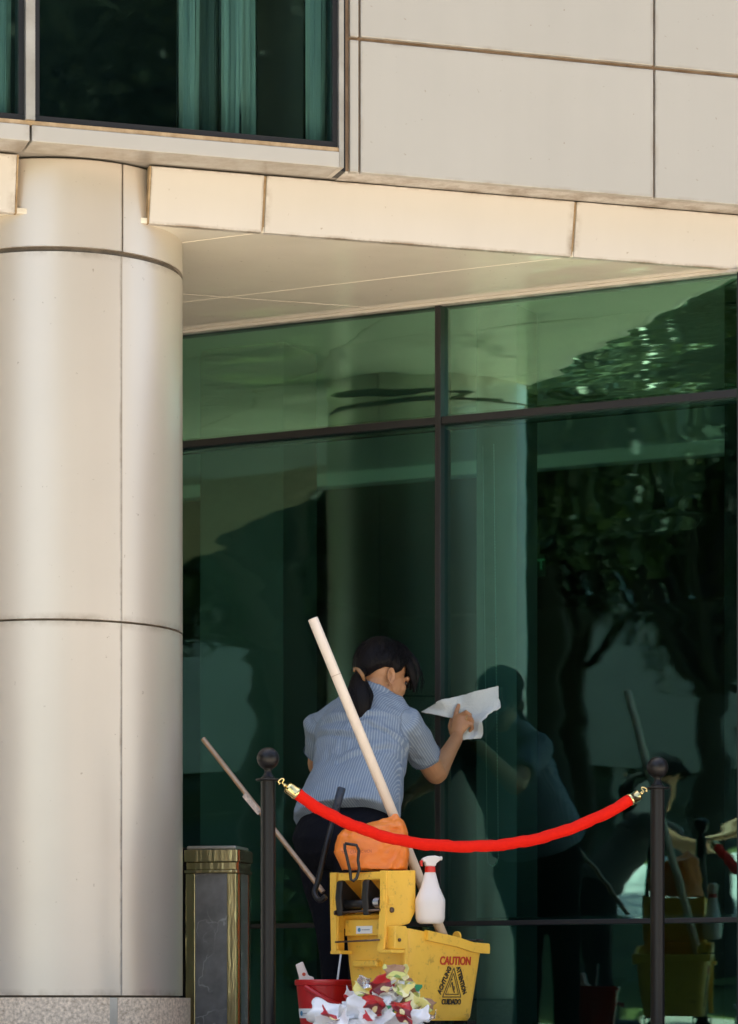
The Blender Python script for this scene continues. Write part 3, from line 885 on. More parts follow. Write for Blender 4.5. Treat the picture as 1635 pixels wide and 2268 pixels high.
M['label'] = mat("white_label", (0.82, 0.82, 0.80), 0.5)
M['label_blue'] = mat("label_blue_print", (0.06, 0.25, 0.42), 0.5)
M['label_grey'] = mat("label_grey_print", (0.35, 0.38, 0.42), 0.5)
M['print_red'] = mat("red_print", (0.55, 0.05, 0.015), 0.5)
M['print_black'] = mat("black_print", (0.02, 0.018, 0.015), 0.5)
# local axes: +x runs along the end face (to the right and nearer), +y along the bucket's length (to the right and farther)
near = at(897, 2235, 10.85)
mb = empty("mop_bucket", (near.x, near.y, 0), R(-45))
tag(mb, "yellow mop bucket with caution print and black press wringer", "mop bucket")
W, L_ = 0.30, 0.40
# local: end face is y=0, x from -W..0 ; side face is x=0, y from 0..L_
def rim_z(y):
    return float(np.interp(y, [0, .10, .25, .33, .40], [.41, .398, .378, .36, .356]))
NB = 40
def bucket_outline(ins, z_of, taper, y_off=0.0):
    """rounded rectangle loop, ins = inset"""
    pts = []
    x0, x1, y0, y1 = -W + ins + taper, -ins - taper, ins + taper * .6 + y_off, L_ - ins - taper
    r = 0.03
    cs = [(x1 - r, y0 + r, -90), (x1 - r, y1 - r, 0), (x0 + r, y1 - r, 90), (x0 + r, y0 + r, 180)]
    for cx, cy, a0 in cs:
        for k in range(7):
            a = R(a0 + 90 * k / 6)
            x = cx + r * math.cos(a); y = cy + r * math.sin(a)
            pts.append(Vector((x, y, z_of(y))))
    # subdivide the two long sides for the wavy rim
    out = []
    n = len(pts)
    for i in range(n):
        a, b_ = pts[i], pts[(i + 1) % n]
        out.append(a)
        if (a - b_).length > 0.08:
            for k in range(1, 10):
                q = a.lerp(b_, k / 10); q.z = z_of(q.y); out.append(q)
    return out
zb = 0.092
loops = [bucket_outline(0, lambda y: zb, .034), bucket_outline(0, lambda y: zb + .012, .028), bucket_outline(0, lambda y: zb + .10, .018),
         bucket_outline(0, lambda y: zb + .2, .007), bucket_outline(0, lambda y: rim_z(y), 0),
         bucket_outline(.005, lambda y: rim_z(y), 0), bucket_outline(.005, lambda y: zb + .02, .03)]
n = len(loops[0])
V = [p for lp in loops for p in lp]
Fc = []
for i in range(len(loops) - 1):
    for k in range(n):
        k2 = (k + 1) % n
        Fc.append((i * n + k, i * n + k2, (i + 1) * n + k2, (i + 1) * n + k))
Fc.append(tuple(range(n - 1, -1, -1)))
Fc.append(tuple(range((len(loops) - 1) * n, len(loops) * n)))
body = smooth_angle(mesh_obj("bucket_body", V, Fc, M['yellow'], mb), 40)
# rolled rim around the open half
def rim_strip(y0, y1, out_, hgt):
    Vr, Fr = [], []
    ys = np.linspace(y0, y1, 14)
    for y in ys:
        z = rim_z(y)
        for dx, dz in ((0.001, -hgt), (out_, -hgt), (out_ + .002, -hgt * .4), (out_, .004), (0.0, .006), (-.006, .002)):
            Vr.append((dx, y, z + dz))
    for i in range(13):
        for k in range(5):
            a = i * 6 + k
            Fr.append((a, a + 1, a + 7, a + 6))
    Fr += [tuple(range(5, -1, -1)), tuple(range(13 * 6, 14 * 6))]
    return smooth_angle(mesh_obj("rim", Vr, Fr, M['yellow'], mb), 50)
rim_strip(.10, L_ + .012, .012, .030)
o = rim_strip(.10, L_ + .012, .012, .030); o.scale = (-1, 1, 1); o.location = (-W, 0, 0)
o.data.flip_normals()
box("rim_end", -W - .012, .012, L_ - .002, L_ + .014, .327, .362, M['yellow'], mb, bv=.004)
box("corner_rib", -.014, .006, -.004, .012, .115, .408, M['yellow'], mb, bv=.004)
lathe("handle_lug", [(.012, -.004), (.018, -.004), (.018, .004), (.012, .004)], M['yellow'], mb, n=18, loc=(-.03, L_ - .11, .385), rot=(R(90), 0, 0))
hb = [Vector((-.03 + .09 * (1 - math.cos(a)) * .5, L_ - .11 + .07 * math.sin(a), .372)) for a in np.linspace(0, 3.1, 16)]
tube("wire_handle", hb, .003, M['blackpl'], mb, n=8)
# grip ledge and label on the end face
o = box("grip_ledge", -.235, -.115, -.022, .012, .277, .300, M['yellow'], mb, bv=.006)
box("label_plate", -.205, -.128, -.0305, -.0282, .392, .418, M['label'], mb)
Tend = lambda x, z, y=-.0310: Matrix.Translation((x, y, z)) @ Matrix.Rotation(R(90), 4, 'X')
lathe("label_logo", [(.0042, 0), (.0072, 0), (.0072, .0006), (.0042, .0006)], M['label_blue'], mb, n=18, loc=(-.190, -.0306, .405), rot=(R(90), 0, 0))
for x_, w_ in ((-.178, .007), (-.169, .030)): box("label_print", x_, x_ + w_, -.0312, -.0306, .4030, .4065, M['label_grey'], mb)
# casters
M['rubber'] = mat("dark_rubber", (0.02, 0.02, 0.02), 0.7)
for cx, cy in ((-.05, .07), (-W + .05, .07), (-.05, L_ - .07), (-W + .05, L_ - .07)):
    c = empty("caster", (cx, cy, 0)); c.parent = mb
    lathe("wheel", [(.006, -.012), (.034, -.012), (.038, -.008), (.038, .008), (.034, .012), (.006, .012)], M['rubber'], c, n=26, loc=(0.015, 0, .038), rot=(0, R(90), R(35)))
    boxes("fork", [(-.017 + .0, -.013, -.018, .028, .03, .085), (.043, .047, -.018, .028, .03, .085), (-.017, .047, -.018, .028, .0852, .091)], M['black_metal'], c)
# print on the long side (x = 0 face, leaning in towards the bottom)
tilt = math.atan2(.034, .25)
def side(y, z, d=.0030):
    k = (z - zb) / (.36 - zb)
    x = -.034 * (1 - k) ** 1.0 * .85 + d
    return Matrix.Translation((x, y, z)) @ Matrix.Rotation(tilt * .8, 4, 'Y') @ Matrix.Rotation(R(90), 4, 'Z') @ Matrix.Rotation(R(90), 4, 'X')
# basis: text x -> +y of bucket, text y -> +z
yc = .255
text_mesh("caution_print", "CAUTION", .040, M['print_red'], mb, side(yc, .298), bold=.0011, width=.86)
S0 = side(yc - .005, .222)
def print_on(name, s, size, px, py, ang, width=.8):
    text_mesh(name, s, size, M['print_black'], mb, S0 @ Matrix.Translation((px, py, 0.0)) @ Matrix.Rotation(ang, 4, 'Z'), bold=.0009, width=width)
ta = math.atan2(.098, .047)
print_on("caution_print", "ACHTUNG", .026, -.042, .010, ta, .80)
print_on("caution_print", "ATTENTION", .026, .042, .010, -ta, .72)
print_on("caution_print", "CUIDADO", .026, 0, -.066, 0, .80)
def tri(scale, wd):
    P = [Vector((-.047, -.049, 0)), Vector((.047, -.049, 0)), Vector((0, .055, 0))]
    c = Vector((0, -.0145, 0)); P = [c + (p - c) * scale for p in P]
    return tube_geo([P[0], P[0].lerp(P[1], .02), P[1].lerp(P[0], .02), P[1], P[1].lerp(P[2], .02), P[2].lerp(P[1], .02), P[2], P[2].lerp(P[0], .02), P[0].lerp(P[2], .02), P[0]], wd, 6)
def flat_on(name, geo, k=.25):
    V, Fc = geo
    V = [S0 @ Vector((v[0], v[1], v[2] * k + .0002)) for v in V]
    return mesh_obj(name, V, Fc, M['print_black'], mb)
flat_on("warning_triangle", tri(.98, .0016)); flat_on("warning_triangle", tri(.70, .0014))
fig = merge([tube_geo([(-.004, .004, 0), (.003, -.016, 0), (.012, -.034, 0)], [.0024, .0026, .0018], 6), tube_geo([(.001, -.014, 0), (.009, -.012, 0), (.011, -.022, 0)], .0018, 6),
             tube_geo([(-.003, .002, 0), (-.010, -.006, 0), (-.011, -.014, 0)], .0015, 6), tube_geo([(-.006, .010, 0), (-.0058, .0145, 0)], .0032, 8)])
flat_on("slipping_figure", fig)
# ---- wringer (sits over the end, overhanging a little towards the viewer)
wr = empty("wringer", (0, 0, 0)); wr.parent = mb
X0, X1 = -.292, -.030        # along the end face
Yf, Yb = -.075, .085         # front .. back
Zt, Zb = .603, .418
shell = []
# curved trough at the back (side profile), extruded along x
prof = [(Yb, Zt), (Yb + .002, .47), (Yb - .02, .43), (Yb - .055, .418), (.0, .43), (-.02, .455)]
pin = [(Yb - .008, Zt - .004), (Yb - .006, .473), (Yb - .026, .438), (Yb - .055, .427), (.004, .438), (-.012, .460)]
V = []
for x in (X0 + .012, X1 - .012):
    V += [(x, y, z) for y, z in prof] + [(x, y, z) for y, z in pin]
k = len(prof); Fc = []
for i in range(k - 1):
    Fc += [(i, i + 1, 2 * k + i + 1, 2 * k + i), (k + i, 3 * k + i, 3 * k + i + 1, k + i + 1)]
Fc += [(0, 2 * k, 3 * k, k), (k - 1, 2 * k - 1, 4 * k - 1, 3 * k - 1)]
smooth_angle(mesh_obj("trough", V, Fc, M['yellow'], wr), 45)
# side plates with tapering legs
def side_plate(xa, xb):
    P = [(Yf + .012, Zt), (Yb, Zt + .006), (Yb, .47), (Yb - .03, .425), (-.012, .41), (-.012, .335), (Yf + .02, .330), (Yf + .002, .50)]
    V = [(xa, y, z) for y, z in P] + [(xb, y, z) for y, z in P]
    m_ = len(P)
    Fc = [tuple(range(m_)), tuple(range(2 * m_ - 1, m_ - 1, -1))] + [(i, m_ + i, m_ + (i + 1) % m_, (i + 1) % m_) for i in range(m_)]
    o = mesh_obj("side_plate", V, Fc, M['yellow'], wr); bevel(o, .004); return o
side_plate(X1 - .012, X1); side_plate(X0, X0 + .012)
# front flanges that turn in beside the opening, feet
for (xa, xb) in ((X0 - .002, X0 + .024), (X1 - .020, X1 + .0015)):
    P = [(xa, Zt - .002), (xb, Zt - .002), (xb, .51), (xb + (.012 if xa < -.2 else 0), .335), (xa + (.018 if xa < -.2 else -.002), .333), (xa, .50)]
    V = [(x, Yf + .008 - (.012 if z < .4 else 0), z) for x, z in P] + [(x, Yf + .018 - (.012 if z < .4 else 0), z) for x, z in P]
    m_ = len(P)
    Fc = [tuple(range(m_)), tuple(range(2 * m_ - 1, m_ - 1, -1))] + [(i, (i + 1) % m_, m_ + (i + 1) % m_, m_ + i) for i in range(m_)]
    o = mesh_obj("front_flange", V, Fc, M['yellow'], wr); bevel(o, .003)
box("foot", X0 + .008, X0 + .055, Yf - .004, Yf + .06, .322, .334, M['yellow'], wr, bv=.003)
box("foot", X1 - .02, X1 + .045, Yf - .004, Yf + .06, .322, .334, M['yellow'], wr, bv=.003)
box("leg_block", X1 - .002, X1 + .036, Yf + .02, .004, .335, .415, M['yellow'], wr, bv=.004)
box("top_bar", X0 + .034, X1 - .02, Yf + .008, Yf + .03, .574, .601, M['yellow'], wr, bv=.004)
box("cross_panel", X0 + .030, X1 - .022, -.028, -.018, .385, .440, M['yellow'], wr, bv=.002)
# back plate ribs
for i in range(5):
    x = X0 + .055 + i * .041
    P = [(.03, .573), (Yb - .009, .573), (Yb - .009, .475), (.02, .440), (-.012, .442), (.005, .47), (.03, .50)]
    V = [(x - .003, y, z) for y, z in P] + [(x + .003, y, z) for y, z in P]; m_ = len(P)
    Fc = [tuple(range(m_)), tuple(range(2 * m_ - 1, m_ - 1, -1))] + [(j, m_ + j, m_ + (j + 1) % m_, (j + 1) % m_) for j in range(m_)]
    mesh_obj("rib", V, Fc, M['yellow'], wr)
box("back_plate", X0 + .034, X1 - .013, .046, .054, .45, .587, M['yellow'], wr)
# black press arms, roller, rods, spring
for x in (X0 + .036, X1 - .098):
    P = [(-.076, .570), (-.062, .578), (-.050, .567), (.025, .510), (.025, .475), (-.035, .462), (-.074, .452), (-.082, .515)]
    V = [(x - .002 + (-.010 if False else 0), y, z) for y, z in P] + [(x + .026, y, z) for y, z in P]; m_ = len(P)
    Fc = [tuple(range(m_)), tuple(range(2 * m_ - 1, m_ - 1, -1))] + [(j, m_ + j, m_ + (j + 1) % m_, (j + 1) % m_) for j in range(m_)]
    o = mesh_obj("press_arm", V, Fc, M['blackpl'], wr); bevel(o, .005)
tube("press_roller", [(X0 + .05, -.050, .492), (X1 - .075, -.050, .494)], .0155, M['blackpl'], wr, n=18)
tube("axle_stub", [(X1 - .072, -.050, .496), (X1 - .013, -.050, .496)], .011, M['blackpl'], wr, n=14)
tube("pivot_boss", [(X0 + .012, -.036, .498), (X0 + .05, -.036, .498)], .020, M['yellow'], wr, n=18)
sp = [Vector((X1 - .060 + .026 * t, -.050 + .0165 * math.cos(t * 2 * math.pi * 6), .496 + .0165 * math.sin(t * 2 * math.pi * 6))) for t in np.linspace(0, 1, 90)]
tube("spring", sp, .0016, M['steel'], wr, n=6)
tube("tie_rod", [(X0 + .028, Yf + .004, .464), (X1 - .018, Yf + .004, .470)], .0042, M['steel_dark'], wr, n=10)
tube("tie_rod", [(X0 + .040, Yf - .010, .363), (X1 - .008, Yf - .010, .367)], .0033, M['steel_dark'], wr, n=10)
tube("rod_washer", [(X0 + .026, Yf + .004, .464), (X0 + .032, Yf + .004, .464)], .009, M['steel_dark'], wr, n=14)
lathe("bolt", [(.0, 0), (.010, 0), (.0095, .004), (.004, .006), (0.0, .0065)], M['steel_dark'], wr, n=16, loc=(X1 + .001, -.035, .470), rot=(0, R(90), 0))
lathe("bolt", [(.0, 0), (.0065, 0), (.006, .004), (.003, .006), (0.0, .0065)], M['steel_dark'], wr, n=14, loc=(X1 + .037, -.035, .367), rot=(0, R(90), 0))
box("pivot_cap", X1 + .0005, X1 + .0035, -.052, -.026, .487, .517, M['yellow'], wr, bv=.0015)
# lever handle with its dark blue grip
def ml(v): return mb.matrix_world.inverted() @ Vector(v)
bpy.context.view_layer.update()
hA = at(757, 1746, 10.98); hB = at(738, 1812, 10.985); hC = at(703, 1955, 10.96); hD = at(697, 1978, 10.95); hE = at(708, 1994, 10.93); hF = at(722, 1985, 10.92)
M['navy'] = mat("dark_blue_rubber_grip", (0.012, 0.022, 0.042), 0.45, bump=(90, .5))
tube("lever_grip", [ml(hA + (hA - hB).normalized() * .004), ml(hA), ml(hB)], [.0105, .0145, .0140], M['navy'], wr, n=18)
tube("lever_shaft", [ml(p) for p in [hB] + spline([hB.lerp(hC, .5), hC, hD, hE, hF], 4)], .0098, M['black_metal'], wr, n=14)

# ================================================================== poles standing in the bucket
M['wood'] = mat("bare_pale_wood", (0.80, 0.68, 0.55), 0.6, var=(5, .5, (0.70, 0.57, 0.44)), stretch=(8, 8, 1), bump=(30, .1))
a = at(693, 1370, 11.05); b_ = at(985, 2082, 11.06)
mop = empty("mop", (b_.x, b_.y, 0)); tag(mop, "long pale wooden mop handle leaning across the cleaner's back", "mop")
mo = mop.location.copy()
d = (b_ - a).normalized()
tube("handle", [a - mo, a + d * .002 - mo, a.lerp(b_, .26) - mo, b_ - mo], [.0165, .018, .018, .0175], M['wood'], mop, n=20)
tube("joint_line", [a.lerp(b_, .176) - mo, a.lerp(b_, .178) - mo], .01815, mat("handle_mark", (.5, .36, .24), .7), mop, n=20)
lathe("mop_head", [(.02, .11), (.055, .13), (.06, .17), (.035, .23), (.02, .27)], mat("blue_grey_mop_yarn", (.05, .08, .16), .95, bump=(60, 1)), mop, n=20, loc=(-.02, .02, .03))
M['tubemetal'] = mat("scratched_metal_tube", (0.42, 0.27, 0.17), 0.32, 0.85, var=(30, .6, (0.2, 0.12, 0.07)))
a = at(450, 1636, 11.25); b_ = at(716, 1976, 11.08)
pole = empty("metal_pole", (b_.x, b_.y, 0)); tag(pole, "thin open-ended metal tube leaning out left of the yellow wringer", "pole")
mo = pole.location.copy(); d = (b_ - a).normalized()
V, Fc = tube_geo([a - mo, b_ - mo, b_ - mo, a - mo], [.0095, .0095, .0078, .0078], 18, caps=False)
smooth_angle(mesh_obj("tube_shaft", V, Fc, M['tubemetal'], pole), 40)
tube("tube_bore", [a + d * .03 - mo, a + d * .032 - mo], .0079, M['blackpl'], pole, n=16)
tube("collar", [a.lerp(b_, .14) - mo, a.lerp(b_, .145) - mo], .0102, M['tubemetal'], pole, n=18)
q0, q1 = a.lerp(b_, .36), a.lerp(b_, .485)
sd_ = Vector((-.73, 0, -.68))
V = [q0 + Vector((0, -.0112, .004)), q1 + Vector((0, -.0112, .004)), q1 + sd_ * .014 + Vector((0, -.006, 0)), q0 + sd_ * .017 + Vector((0, -.006, 0))]
V += [v + Vector((0, .0012, 0)) for v in V]
mesh_obj("sticker", [v - mo for v in V], [(0, 1, 2, 3), (7, 6, 5, 4), (0, 4, 5, 1), (1, 5, 6, 2), (2, 6, 7, 3), (3, 7, 4, 0)],
         mat("worn_paper_sticker", (.62, .5, .4), .7, var=(70, .9, (.12, .1, .12))), pole)

# ================================================================== orange bag on the wringer
M['orange'] = mat("orange_plastic_bag", (0.80, 0.21, 0.025), 0.36, var=(5, .4, (.66, .15, .02)), bump=(30, .35, 4))
bz = at(827, 1922, 10.96)
bag = empty("plastic_bag", (bz.x, bz.y, bz.z)); tag(bag, "stuffed orange plastic bag resting on top of the yellow wringer", "bag")
rowsb = [(1926, 758, 902), (1905, 748, 905), (1886, 739, 905), (1870, 742, 904), (1852, 747, 903), (1838, 758, 901), (1828, 800, 899), (1818, 838, 893), (1808, 862, 884), (1803, 872, 880)]
V, Fc = [], []
nb = 44
rg = random.Random(3)
from mathutils import noise as mnoise
NRW = 46; nb = 110
ry = np.linspace(0, len(rowsb) - 1, NRW)
def ridge(q): return 1 - 2 * abs(mnoise.noise(q))
for ri in range(NRW):
    i0 = ry[ri]
    y = np.interp(i0, range(len(rowsb)), [r_[0] for r_ in rowsb]); xl = np.interp(i0, range(len(rowsb)), [r_[1] for r_ in rowsb]); xr = np.interp(i0, range(len(rowsb)), [r_[2] for r_ in rowsb])
    pl_, pr_ = at(xl, y, 10.96), at(xr, y, 10.96)
    c = (pl_ + pr_) / 2; hw = (pr_ - pl_).length / 2
    dp = .080 * min(1, hw / .09) * (1 - .45 * (i0 / 9.0))
    for k in range(nb):
        a = 2 * math.pi * k / nb
        ca, sa = math.cos(a), math.sin(a)
        p = c + Vector((math.copysign(abs(ca) ** .55, ca) * hw, math.copysign(abs(sa) ** .75, sa) * dp, 0))
        # sharp creases fanning out of the knot at the top right
        kx, kz = p.x - pr_.x, p.z - bag.location.z - .11
        an = math.atan2(kz, kx)
        f = .45 * ridge(Vector((an * 3.2, p.y * 6, math.hypot(kx, kz) * 5))) + .4 * ridge(p * 15 + Vector((7, 2, 5))) + .25 * ridge(p * 33)
        nrm = Vector((ca * .35, sa, .1))
        p = p + nrm * ((f - .5) * .020)
        p.z += mnoise.noise(p * 25) * .006
        V.append(p - bag.location)
for i in range(NRW - 1):
    for k in range(nb):
        k2 = (k + 1) % nb
        Fc.append((i * nb + k, i * nb + k2, (i + 1) * nb + k2, (i + 1) * nb + k))
Fc += [tuple(range(nb - 1, -1, -1)), tuple(range((NRW - 1) * nb, NRW * nb))]
bo = mesh_obj("bag_body", V, Fc, M['orange'], bag, smooth=True)
# black cable tie handle hanging out over the wringer
lp_ = [(764, 1868), (790, 1872), (795, 1884), (793, 1905), (796, 1925), (790, 1945), (783, 1951), (777, 1948), (776, 1930), (770, 1905), (764, 1880), (764, 1868)]
tube("strap_loop", [at(x, y, 10.845) - bag.location for x, y in lp_], .0052, M['blackpl'], bag, n=8)
M['bagprint'] = mat("faded_dark_red_print", (.42, .07, .02), .5)
T = Matrix.Translation(at(790, 1887, 10.862) - bag.location) @ Matrix.Rotation(R(90), 4, 'X') @ Matrix.Rotation(R(3), 4, 'Z')
text_mesh("bag_print", "TU P  CTA BEC VICN", .0155, M['bagprint'], bag, T, width=.72, ext=.0004)
o = mesh_obj("tissue_edge", [at(768, 1822, 10.90) - bag.location, at(800, 1838, 10.90) - bag.location, at(806, 1830, 10.93) - bag.location, at(775, 1812, 10.93) - bag.location,
                             at(768, 1822, 10.99) - bag.location, at(800, 1838, 10.99) - bag.location, at(806, 1830, 10.98) - bag.location, at(775, 1812, 10.98) - bag.location],
             [(0, 1, 2, 3), (7, 6, 5, 4), (0, 4, 5, 1), (1, 5, 6, 2), (2, 6, 7, 3), (3, 7, 4, 0)], M['label'], bag)

# ================================================================== spray bottle
M['whitepl'] = mat("milky_white_plastic", (0.74, 0.69, 0.66), 0.3, sss=0.0, bump=(12, .05))
M['redpl'] = mat("red_plastic", (0.62, 0.02, 0.015), 0.35)
sb_p = at(953, 2046, 10.93)
sb = empty("spray_bottle", sb_p, R(15)); tag(sb, "white spray bottle with red collar hanging on the yellow wringer's side", "spray bottle")
sc_ = 10.93 / F
def zpx(y): return (2046 - y) * sc_
prof = [(.0, 0), (24 * sc_, 0.0), (30 * sc_, zpx(2042)), (33 * sc_, zpx(2034)), (34 * sc_, zpx(2000)), (33.5 * sc_, zpx(1992)), (28 * sc_, zpx(1980)), (21 * sc_, zpx(1964)), (16 * sc_, zpx(1946)), (12.5 * sc_, zpx(1933)), (10.5 * sc_, zpx(1930))]
lathe("bottle", prof, M['whitepl'], sb, n=32, sy=.72, sharp=60)
lathe("collar", [(.0, zpx(1932)), (11.5 * sc_, zpx(1932)), (12 * sc_, zpx(1930)), (11.5 * sc_, zpx(1921)), (10 * sc_, zpx(1919)), (0, zpx(1919))], M['redpl'], sb, n=24)
hd = [(-11, 1919), (11, 1919), (13, 1912), (22, 1905), (23, 1898), (10, 1895), (-6, 1896), (-18, 1901), (-20, 1907), (-13, 1910)]
V = [(x * sc_, -.012, zpx(y)) for x, y in hd] + [(x * sc_, .012, zpx(y)) for x, y in hd]; m_ = len(hd)
o = mesh_obj("spray_head", V, [tuple(range(m_)), tuple(range(2 * m_ - 1, m_ - 1, -1))] + [(j, m_ + j, m_ + (j + 1) % m_, (j + 1) % m_) for j in range(m_)], M['whitepl'], sb)
bevel(o, .004)
tube("nozzle", [(23 * sc_, 0, zpx(1901)), (27 * sc_, 0, zpx(1901))], .007, M['whitepl'], sb, n=12)
tr_ = [(-17, 1903), (-24, 1908), (-22, 1918), (-18, 1919), (-19, 1910), (-14, 1907)]
V = [(x * sc_, -.006, zpx(y)) for x, y in tr_] + [(x * sc_, .006, zpx(y)) for x, y in tr_]; m_ = len(tr_)
mesh_obj("trigger", V, [tuple(range(m_)), tuple(range(2 * m_ - 1, m_ - 1, -1))] + [(j, m_ + j, m_ + (j + 1) % m_, (j + 1) % m_) for j in range(m_)], M['redpl'], sb)

# ================================================================== red bucket
M['redbucket'] = mat("glossy_red_bucket", (0.55, 0.010, 0.014), 0.3, coat=.2, var=(8, .4, (.42, .008, .01)))
rb_p = at(722, 2235, 11.28); rb_p.z = 0
rb = empty("red_bucket", rb_p); tag(rb, "small dark red plastic bucket left of the yellow mop bucket", "bucket")
lathe("bucket_body", [(.0, .0), (.080, .0), (.083, .004), (.1045, .215), (.110, .217), (.1115, .222), (.1115, .232), (.109, .236), (.1035, .236), (.1025, .225), (.082, .012), (0, .012)], M['redbucket'], rb, n=48)
hp = [Vector((.1075 * math.cos(a), -.1075 * math.sin(a) * 1.0 - .004 - .02 * math.sin(a), .205 - .10 * math.sin(a) ** .8)) for a in np.linspace(.45, math.pi - .35, 20)]
hp = [Vector((-.072, -.090, .212)), Vector((-.03, -.112, .185)), Vector((.02, -.116, .158)), Vector((.07, -.098, .140)), Vector((.10, -.07, .15))]
tube("handle", spline(hp, 5), [.0085] * 21, M['redbucket'], rb, n=10)
V, Fc = [], []
for k in range(11):
    a = R(-172 + 52 * k / 10)
    for z in (.100, .134):
        r_ = .083 + (.1045 - .083) * z / .215 + .0012
        V.append((r_ * math.cos(a), r_ * math.sin(a), z))
    for z in (.100, .134):
        r_ = .083 + (.1045 - .083) * z / .215 + .0002
        V.append((r_ * math.cos(a), r_ * math.sin(a), z))
for k in range(10):
    b0 = 4 * k
    Fc += [(b0, b0 + 4, b0 + 5, b0 + 1), (b0 + 2, b0 + 3, b0 + 7, b0 + 6)]
mesh_obj("label_plate", V, Fc, M['label'], rb)
lp0 = at(677, 2239, 11.28); 
ang = R(-150)
Tl = Matrix.Translation((.0985 * math.cos(ang), .0985 * math.sin(ang), .117)) @ Matrix.Rotation(ang + R(90), 4, 'Z') @ Matrix.Rotation(R(90), 4, 'X')
V, Fc = lathe_geo([(.0055, 0), (.0088, 0), (.0088, .0008), (.0055, .0008)], 18)
mesh_obj("label_logo", [Tl @ v for v in V], Fc, M['label_blue'], rb)
ang = R(-135)
Tl = Matrix.Translation((.0990 * math.cos(ang), .0990 * math.sin(ang), .117)) @ Matrix.Rotation(ang + R(90), 4, 'Z') @ Matrix.Rotation(R(90), 4, 'X')
mesh_obj("label_print", [Tl @ Vector(v) for v in ((-.014, -.002, .0006), (.014, -.002, .0006), (.014, .002, .0006), (-.014, .002, .0006))], [(0, 1, 2, 3)], M['label_grey'], rb)
# bottle end and rod that stand in the red bucket
bt = empty("white_nozzle_bottle", at(676, 2178, 11.27)); tag(bt, "white bottle nozzle poking out of the red bucket", "bottle")
V = [(-.022, -.012, .0), (.036, -.012, .0), (.030, -.012, .022), (.012, -.012, .028), (-.008, -.012, .078), (-.034, -.012, .066), (-.022, -.012, .022)]
V += [(x, .012, z) for x, y, z in V]; m_ = 7
o = mesh_obj("nozzle_body", V, [tuple(range(m_)), tuple(range(2 * m_ - 1, m_ - 1, -1))] + [(j, m_ + j, m_ + (j + 1) % m_, (j + 1) % m_) for j in range(m_)], mat("pinkish_white_plastic", (.78, .66, .60), .4), bt)
bevel(o, .004)
lathe("nozzle_mark", [(.0035, 0), (.0065, 0), (.0065, .0008), (.0035, .0008)], M['print_red'], bt, n=14, loc=(-.004, -.0125, .032), rot=(R(90), 0, 0))
lathe("bottle", [(0, -.12), (.018, -.12), (.018, -.03), (.010, .002)], M['whitepl'], bt, n=20)
a = at(756, 2108, 11.30); b_ = at(744, 2200, 11.30)
o = tube("thin_rod", [a, b_, b_ + (b_ - a) * 1.2], .0038, mat("white_rod", (.7, .7, .68), .35), None, n=10)
tag(o, "thin white rod standing in the red bucket", "rod")
# ================================================================== heap of torn packaging in an open white bag
def paper_mesh(seed, w, h, folds, curl, n=11):
    rn = random.Random(seed)
    P = [(rn.uniform(-w, w) * .6, rn.uniform(-h, h) * .6, rn.uniform(0, math.pi), rn.uniform(.35, .95) * rn.choice((-1, 1))) for _ in range(folds)]
    V, Fc = [], []
    for j in range(n):
        for i in range(n):
            u_, v_ = (i / (n - 1) - .5) * 2, (j / (n - 1) - .5) * 2
            x = u_ * w * (1 + .12 * math.sin(v_ * 5 + seed)); y = v_ * h * (1 + .12 * math.cos(u_ * 4 + seed * 2))
            z = 0
            for px, py, a, s in P:
                d = (x - px) * math.cos(a) + (y - py) * math.sin(a)
                z += s * abs(d) * .6
            z += curl * (u_ * u_ + v_ * v_) * .5
            q = Vector((x, y, z)) * 28
            e = mnoise.noise(q + Vector((seed, 0, 0)))
            V.append(Vector((x + .004 * e, y, z + .005 * e)))
    c = sum(V, Vector()) / len(V)
    V = [v - c for v in V]
    for j in range(n - 1):
        for i in range(n - 1):
            a = j * n + i
            Fc += [(a, a + 1, a + n + 1), (a, a + n + 1, a + n)] if (i + j) % 2 else [(a, a + 1, a + n), (a + 1, a + n + 1, a + n)]
    return V, Fc
def printed(name, c1, c2, c3, sc, rough=.45):
    m = mat(name, c1, rough)
    N, L = nt(m); b = N["Principled BSDF"]
    tc = N.new("ShaderNodeTexCoord"); n = N.new("ShaderNodeTexNoise"); n.inputs["Scale"].default_value = sc; n.inputs["Detail"].default_value = 1.5
    L.new(tc.outputs["Object"], n.inputs[0])
    r = N.new("ShaderNodeValToRGB"); r.color_ramp.interpolation = 'CONSTANT'
    r.color_ramp.elements[0].color = (*c1, 1); r.color_ramp.elements[1].position = .5; r.color_ramp.elements[1].color = (*c2, 1)
    e = r.color_ramp.elements.new(.64); e.color = (*c3, 1)
    L.new(n.outputs[0], r.inputs[0]); L.new(r.outputs[0], b.inputs["Base Color"])
    return m
K = {
 'white': printed("white_wrapper", (.80, .80, .80), (.80, .80, .80), (.72, .74, .76), 10, .4),
 'whitered': printed("white_and_red_wrapper", (.80, .79, .78), (.55, .02, .02), (.25, .01, .02), 13),
 'red': printed("dark_red_wrapper", (.45, .012, .015), (.17, .008, .012), (.75, .6, .3), 16, .3),
 'yellow': printed("pale_yellow_wrapper", (.74, .66, .22), (.78, .73, .40), (.35, .40, .08), 15),
 'brown': printed("brown_and_green_wrapper", (.30, .16, .08), (.55, .55, .16), (.20, .30, .08), 13),
 'green': printed("green_wrapper", (.03, .32, .14), (.75, .78, .72), (.02, .2, .1), 18),
 'foil': mat("silver_foil", (.75, .73, .70), .22, .9, bump=(70, .6)),
}
names = {'white': "white_wrapper", 'whitered': "printed_wrapper", 'red': "red_wrapper", 'yellow': "yellow_wrapper", 'brown': "brown_wrapper", 'green': "green_wrapper", 'foil': "foil_wrapper"}
